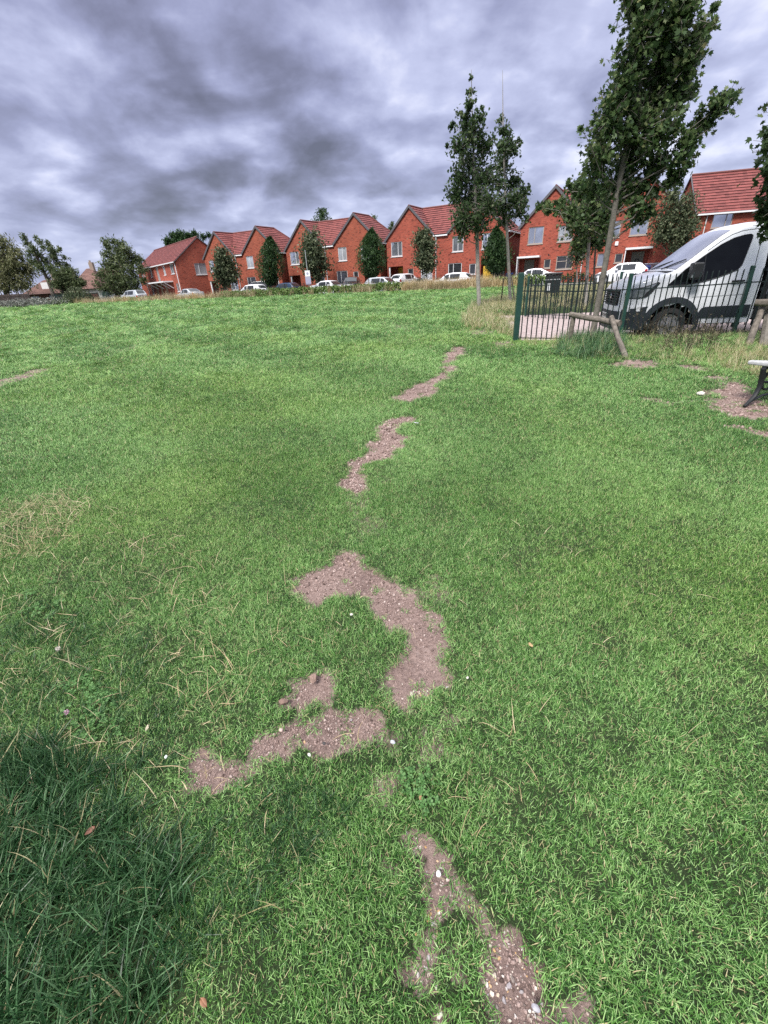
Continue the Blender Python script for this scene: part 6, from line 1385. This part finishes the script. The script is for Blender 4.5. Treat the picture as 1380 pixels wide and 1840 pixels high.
for i, (px, py, D_, lab) in enumerate([(672, 392, 95, 'thin treetop just showing over the ridge of the middle house'), (706, 404, 95, 'small treetop in the gap between the two middle houses')]):
    far_tree(lab, D_, [(px, 520), (px, 450), (px, py)], [.2, .15, .04], [(px, py, 5), (px-3, py+8, 6), (px+3, py+16, 7)], 60, .4, 'poplar')
far_tree('leafy tree standing in the gap left of the right-hand twin-gabled house', 75, [(934, 520), (932, 480), (931, 440)], [.2, .15, .05], [(930,432,8),(936,446,8),(930,458,9),(938,470,8),(930,480,9)], 150, .35, 'rowan')

# ------------------------------------------------------------------ shrubs and hedges
def shrub(label, poly, n, hgt, mat, leaf, name='shrub', tpl='oval', lumps=9, k=1.0, group=None, world=None, round_=True):
    w = np.array([G(px, py)[:2] for px, py in poly]) if world is None else np.array(world, float)
    c = w.mean(0); z = gz(*c); root = thing(name, label, 'shrub' if name == 'shrub' else 'hedge', (c[0], c[1], z), 0, group)
    Q = inpoly(None, n, w); d = sdf(Q, w); dm = max(d.max(), .01)
    hh = hgt*np.sqrt(np.clip(d/dm, 0, 1))*(.75+.5*fbm(Q[:, 0]*1.3, Q[:, 1]*1.3, 55, 3)) if round_ else hgt*np.clip(d/dm*3, .5, 1)*(.8+.4*fbm(Q[:, 0]*1.1, Q[:, 1]*1.1, 55, 3))
    zz = hh*np.clip(1-np.abs(rng.normal(0, .28, n)), .02, 1.05)
    P = np.stack([Q[:, 0]-c[0], Q[:, 1]-c[1], zz+ground(Q[:, 0], Q[:, 1])-z], 1)
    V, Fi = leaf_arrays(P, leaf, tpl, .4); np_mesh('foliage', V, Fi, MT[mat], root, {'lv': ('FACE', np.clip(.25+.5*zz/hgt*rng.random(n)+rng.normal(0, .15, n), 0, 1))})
    m_ = MB()
    for i in range(min(40, max(6, n//60))):
        j = rng.integers(0, n); m_.tube([(P[j, 0]*.9, P[j, 1]*.9, -.05), tuple(P[j])], [.015, .005], 4)
    m_.build('stems', MT['darkbark'], root); return root
def wrect(cx, cy, a, b, rot): 
    return [(cx+a*math.cos(t)*math.cos(rot)-b*math.sin(t)*math.sin(rot), cy+a*math.cos(t)*math.sin(rot)+b*math.sin(t)*math.cos(rot)) for t in np.linspace(0, 2*PI, 17)[:-1]]
q_ = at_y(66, 552, 69.5); shrub('low spreading silvery shrub in front of the wooden fence', None, 2600, 1.25, 'silverbush', .22, world=wrect(q_[0], q_[1], 5.6, 1.6, .45))
q_ = at_y(147, 549, 72); shrub('rounded olive-green shrub in front of the green mesh fence', None, 1500, 2.4, 'rowan', .24, world=wrect(q_[0], q_[1], 2.4, 1.6, .2))
q_ = at_y(118, 551, 71); shrub('low dark shrub between the silvery shrub and the olive-green shrub', None, 700, .9, 'hedge', .2, world=wrect(q_[0], q_[1], 2.2, 1.2, .3))
def hedge(label, s0, s1, t, hgt, n, w_=.7):
    P = [row(s0, t-w_), row(s1, t-w_), row(s1, t+w_), row(s0, t+w_)]
    return shrub(label, None, n, hgt, 'hedge', .19, name='hedge', world=P, group='low hedges along the road', round_=False)
hedge('low green hedge in front of the white saloon, left of the tall straw grass', -7.6, 9.4, -10.8, .72, 6000)
hedge('short ragged green hedge below the dark pointed column tree', -14.5, -7.9, -10.5, .72, 2400)
hedge('low green hedge under the young trees and gate post', 16.5, 21.5, -10.4, .7, 2000)
hedge('thin low hedge below the long gable-ended house', -36, -27, -10.0, .6, 1600)
hedge('thin green hedge by the pale silver car at the left end of the road', -52, -41, -10.2, .6, 1400)
x, y = row(st_px(756, 506, -1.6), -1.6); shrub('rounded dark bush beside the thin white trunk of the small street tree', None, 900, 1.1, 'hornbeam', .16, world=wrect(x, y, 1.1, .8, -.5))
x, y = row(st_px(1030, 492, -1.5), -1.5); shrub('low dark bush under the sapling by the right-hand house', None, 900, .9, 'hornbeam', .16, world=wrect(x, y, 2.2, .7, -.5))
# brown dead weeds beside the van wheel
def weeds(label, poly, n, hgt):
    w = np.array([G(px, py)[:2] for px, py in poly]); c = w.mean(0); z = gz(*c); root = thing('weed_clump', label, 'weeds', (c[0], c[1], z)); m_ = MB(); Lf = []
    for q in inpoly(None, n, w):
        a = np.array([q[0]-c[0], q[1]-c[1], gz(*q)-z-.02]); d = rng.normal(0, .28, 3); d[2] = 1; h = hgt*rng.uniform(.5, 1.1); b_ = a+d*h*.55; e = b_+(d+rng.normal(0, .45, 3))*h*.45; m_.tube([a, b_, e], [.004, .003, .0015], 3, cap=False)
        for k in range(3): s_ = a+(b_-a)*rng.uniform(.4, 1); f_ = s_+np.array([*rng.normal(0, .12, 2), .10])*h*1.6; m_.tube([s_, f_], [.0025, .001], 3, cap=False); Lf += [s_+(f_-s_)*u for u in rng.random(3)]
        Lf += [a+(e-a)*u+rng.normal(0, .02, 3) for u in rng.random(5)]
    m_.build('stems', MT['brownweed'], root); Lf = np.array(Lf); V, Fi = leaf_arrays(Lf, .045, 'narrow', .3); np_mesh('dry_leaves', V, Fi, MT['brownweed'], root, {'lv': ('FACE', rng.random(len(Lf)))})
weeds('patch of dead brown weeds in the verge below the van door', [(1180, 632), (1200, 606), (1285, 602), (1300, 625), (1250, 642)], 110, .42)
weeds('tangle of dry brown weed stems in front of the van bumper and wheel', [(1135, 628), (1145, 608), (1185, 606), (1190, 622)], 34, .75)

# ------------------------------------------------------------------ small things lying in the grass
def pebble(label, px, py, size, mat, name='stone', flat=.6, cat='stone', group=None, lift=.3):
    p = G(px, py); bm_ = bmesh.new(); bmesh.ops.create_icosphere(bm_, subdivisions=2, radius=1)
    for v in bm_.verts: k = random.uniform(.88, 1.12); v.co = Vector((v.co.x*k*size, v.co.y*k*size*.75, v.co.z*k*size*flat))
    me = bpy.data.meshes.new(name); bm_.to_mesh(me); bm_.free(); me.materials.append(mat); o = bpy.data.objects.new(name, me); COL.objects.link(o)
    o.location = (p[0], p[1], p[2]+size*lift+.012); o.rotation_euler = (random.uniform(-.3, .3), random.uniform(-.3, .3), random.uniform(0, 6)); return tag(o, label, cat, group)
pebble('cream stone lying on the bare earth near the bench', 1258, 711, .045, MT['stone'])
pebble('pale grey stone at the right end of the lower earth strip', 706, 1338, .010, plain('grey_flint', (.42, .43, .46), .6, var=.25, scale=60))
pebble('small cream stone in the grass inside the curved earth patch', 632, 1108, .009, MT['stone'])
pebble('small pinkish stone on the lower earth strip', 506, 1316, .010, plain('pink_stone', (.45, .34, .3), .8, var=.2, scale=60))
pebble('dark round stone pressed into the lower earth strip', 583, 1340, .008, plain('dark_stone', (.05, .045, .045), .8, var=.3, scale=60))
pebble('white stone in the grass right of the curved earth patch', 840, 1222, .007, MT['stone'])
pebble('white flint pebble, largest in the upper gravel patch', 788, 1574, .010, plain('white_flint', (.66, .63, .6), .6, var=.15, scale=60), lift=.1)
pebble('grey flint pebble in the lower gravel patch', 962, 1815, .010, plain('blue_flint', (.34, .33, .36), .5, var=.25, scale=60), lift=.1)
pebble('clod of dry earth in the small upper earth patch', 564, 1224, .022, plain('earth_clod', (.24, .16, .13), .95, var=.3, scale=50, bump=.6), 'earth_clod', cat='clod')
pebble('clod of dry earth left of the small upper earth patch', 510, 1266, .018, plain('earth_clod2', (.20, .13, .105), .95, var=.3, scale=50, bump=.6), 'earth_clod', cat='clod')
def leaf_thing(label, px, py, size, col, name='fallen_leaf', cat='leaf', lift=.02, tilt=.25):
    p = G(px, py); mb = MB(); n = 8; V = []
    for i in range(n+1):
        t = i/n; w_ = .32*math.sin(PI*min(1, t*1.02))**.8*(1-.3*t)+.004
        for s in (-1, 0, 1): V.append((s*w_*size, (t-.5)*size, .10*size*abs(s)+.15*size*(t-.5)**2))
    mb.add(V, [(i*3+k, i*3+k+1, i*3+k+4, i*3+k+3) for i in range(n) for k in range(2)]); o = mb.build(name, plain(name+'_colour', col, .6, var=.3, scale=40), None, smooth=True)
    sm = o.modifiers.new('Solid', 'SOLIDIFY'); sm.thickness = .0008
    o.location = (p[0], p[1], p[2]+lift); o.rotation_euler = (random.uniform(-tilt, tilt), random.uniform(-tilt, tilt), random.uniform(0, 6)); return tag(o, label, cat)
leaf_thing('orange-brown fallen leaf in the grass near the bottom edge', 372, 1811, .024, (.22, .10, .05), lift=.035)
leaf_thing('tan fallen leaf in the grass below the small scuffed patch', 756, 1444, .020, (.27, .15, .075), lift=.03)
leaf_thing('pale dry leaf in the grass left of the lower earth patches', 270, 1318, .026, (.36, .32, .23), lift=.035)
leaf_thing('reddish-brown dead leaf in the long grass at lower left', 172, 1508, .030, (.20, .09, .06), lift=.05)
leaf_thing('small tan leaf in the grass right of the curved earth patch', 952, 1168, .032, (.40, .28, .14), lift=.03)
leaf_thing('white bent scrap lying at the edge of the lower earth strip', 557, 1363, .018, (.6, .59, .56), 'paper_scrap', 'litter', .02)
leaf_thing('white scrap in the grass left of the lowest earth patch', 303, 1371, .018, (.62, .66, .67), 'paper_scrap', 'litter', .035)
leaf_thing('pale grey scrap in the grass by the winding earth track', 748, 766, .06, (.55, .57, .6), 'paper_scrap', 'litter', .035)
def clover(label, px, py, r_, col):
    p = G(px, py); root = thing('clover_flower', label, 'flower', tuple(p), 0, 'clover flowers'); m_ = MB(); m_.tube([(0, 0, 0), (.004, 0, .05)], [.0012, .001], 5); m_.build('stalk', MT['longblade'], root)
    P = rng.normal(size=(70, 3)); P /= np.linalg.norm(P, axis=1)[:, None]; Q = P*r_*.25+np.array([.004, 0, .056]); V, Fi = leaf_arrays(Q, r_*1.0, 'narrow', 0, axis=None)
    T = TPL['narrow']; V = []; 
    for d in P:
        a = np.cross(d, rng.normal(size=3)); a /= np.linalg.norm(a)+1e-9; c_ = np.cross(a, d)
        for t in T: V.append(np.array([.004, 0, .056])+d*r_*(.2+t[1]*.9)+a*t[0]*r_*.9+c_*t[2]*r_)
    np_mesh('petals', np.array(V), np.arange(len(P)*4).reshape(-1, 4), foliage('clover_petals_'+str(px), col), root, {'lv': ('FACE', rng.random(len(P)))})
clover('pink clover flower in the grass at the left', 127, 1296, .011, [(.5, .25, .36), (.75, .6, .66)])
clover('white clover flower standing above the pink one at the left', 111, 1181, .012, [(.6, .52, .46), (.8, .76, .72)])
EXPO = 1.75

# ------------------------------------------------------------------ camera + render settings
cd = bpy.data.cameras.new('camera'); cam = bpy.data.objects.new('camera', cd); COL.objects.link(cam)
cd.sensor_fit = 'HORIZONTAL'; cd.sensor_width = 36; cd.lens = 36*FPX/1380; cd.clip_start = .02; cd.clip_end = 3000
Mx = Matrix(((RT[0], UP[0], -FW[0]), (RT[1], UP[1], -FW[1]), (RT[2], UP[2], -FW[2])))
cam.matrix_world = Matrix.Translation(Vector(CAM)) @ Mx.to_4x4()
S.camera = cam
S.render.engine = 'CYCLES'
S.view_settings.view_transform = 'Standard'; S.view_settings.look = 'None'; S.view_settings.gamma = 1; S.view_settings.exposure = EXPO
S.cycles.max_bounces = 6; S.cycles.diffuse_bounces = 4; S.cycles.glossy_bounces = 3; S.cycles.transmission_bounces = 3; S.cycles.transparent_max_bounces = 4
S.cycles.caustics_reflective = False; S.cycles.caustics_refractive = False
S.cycles.use_denoising = False
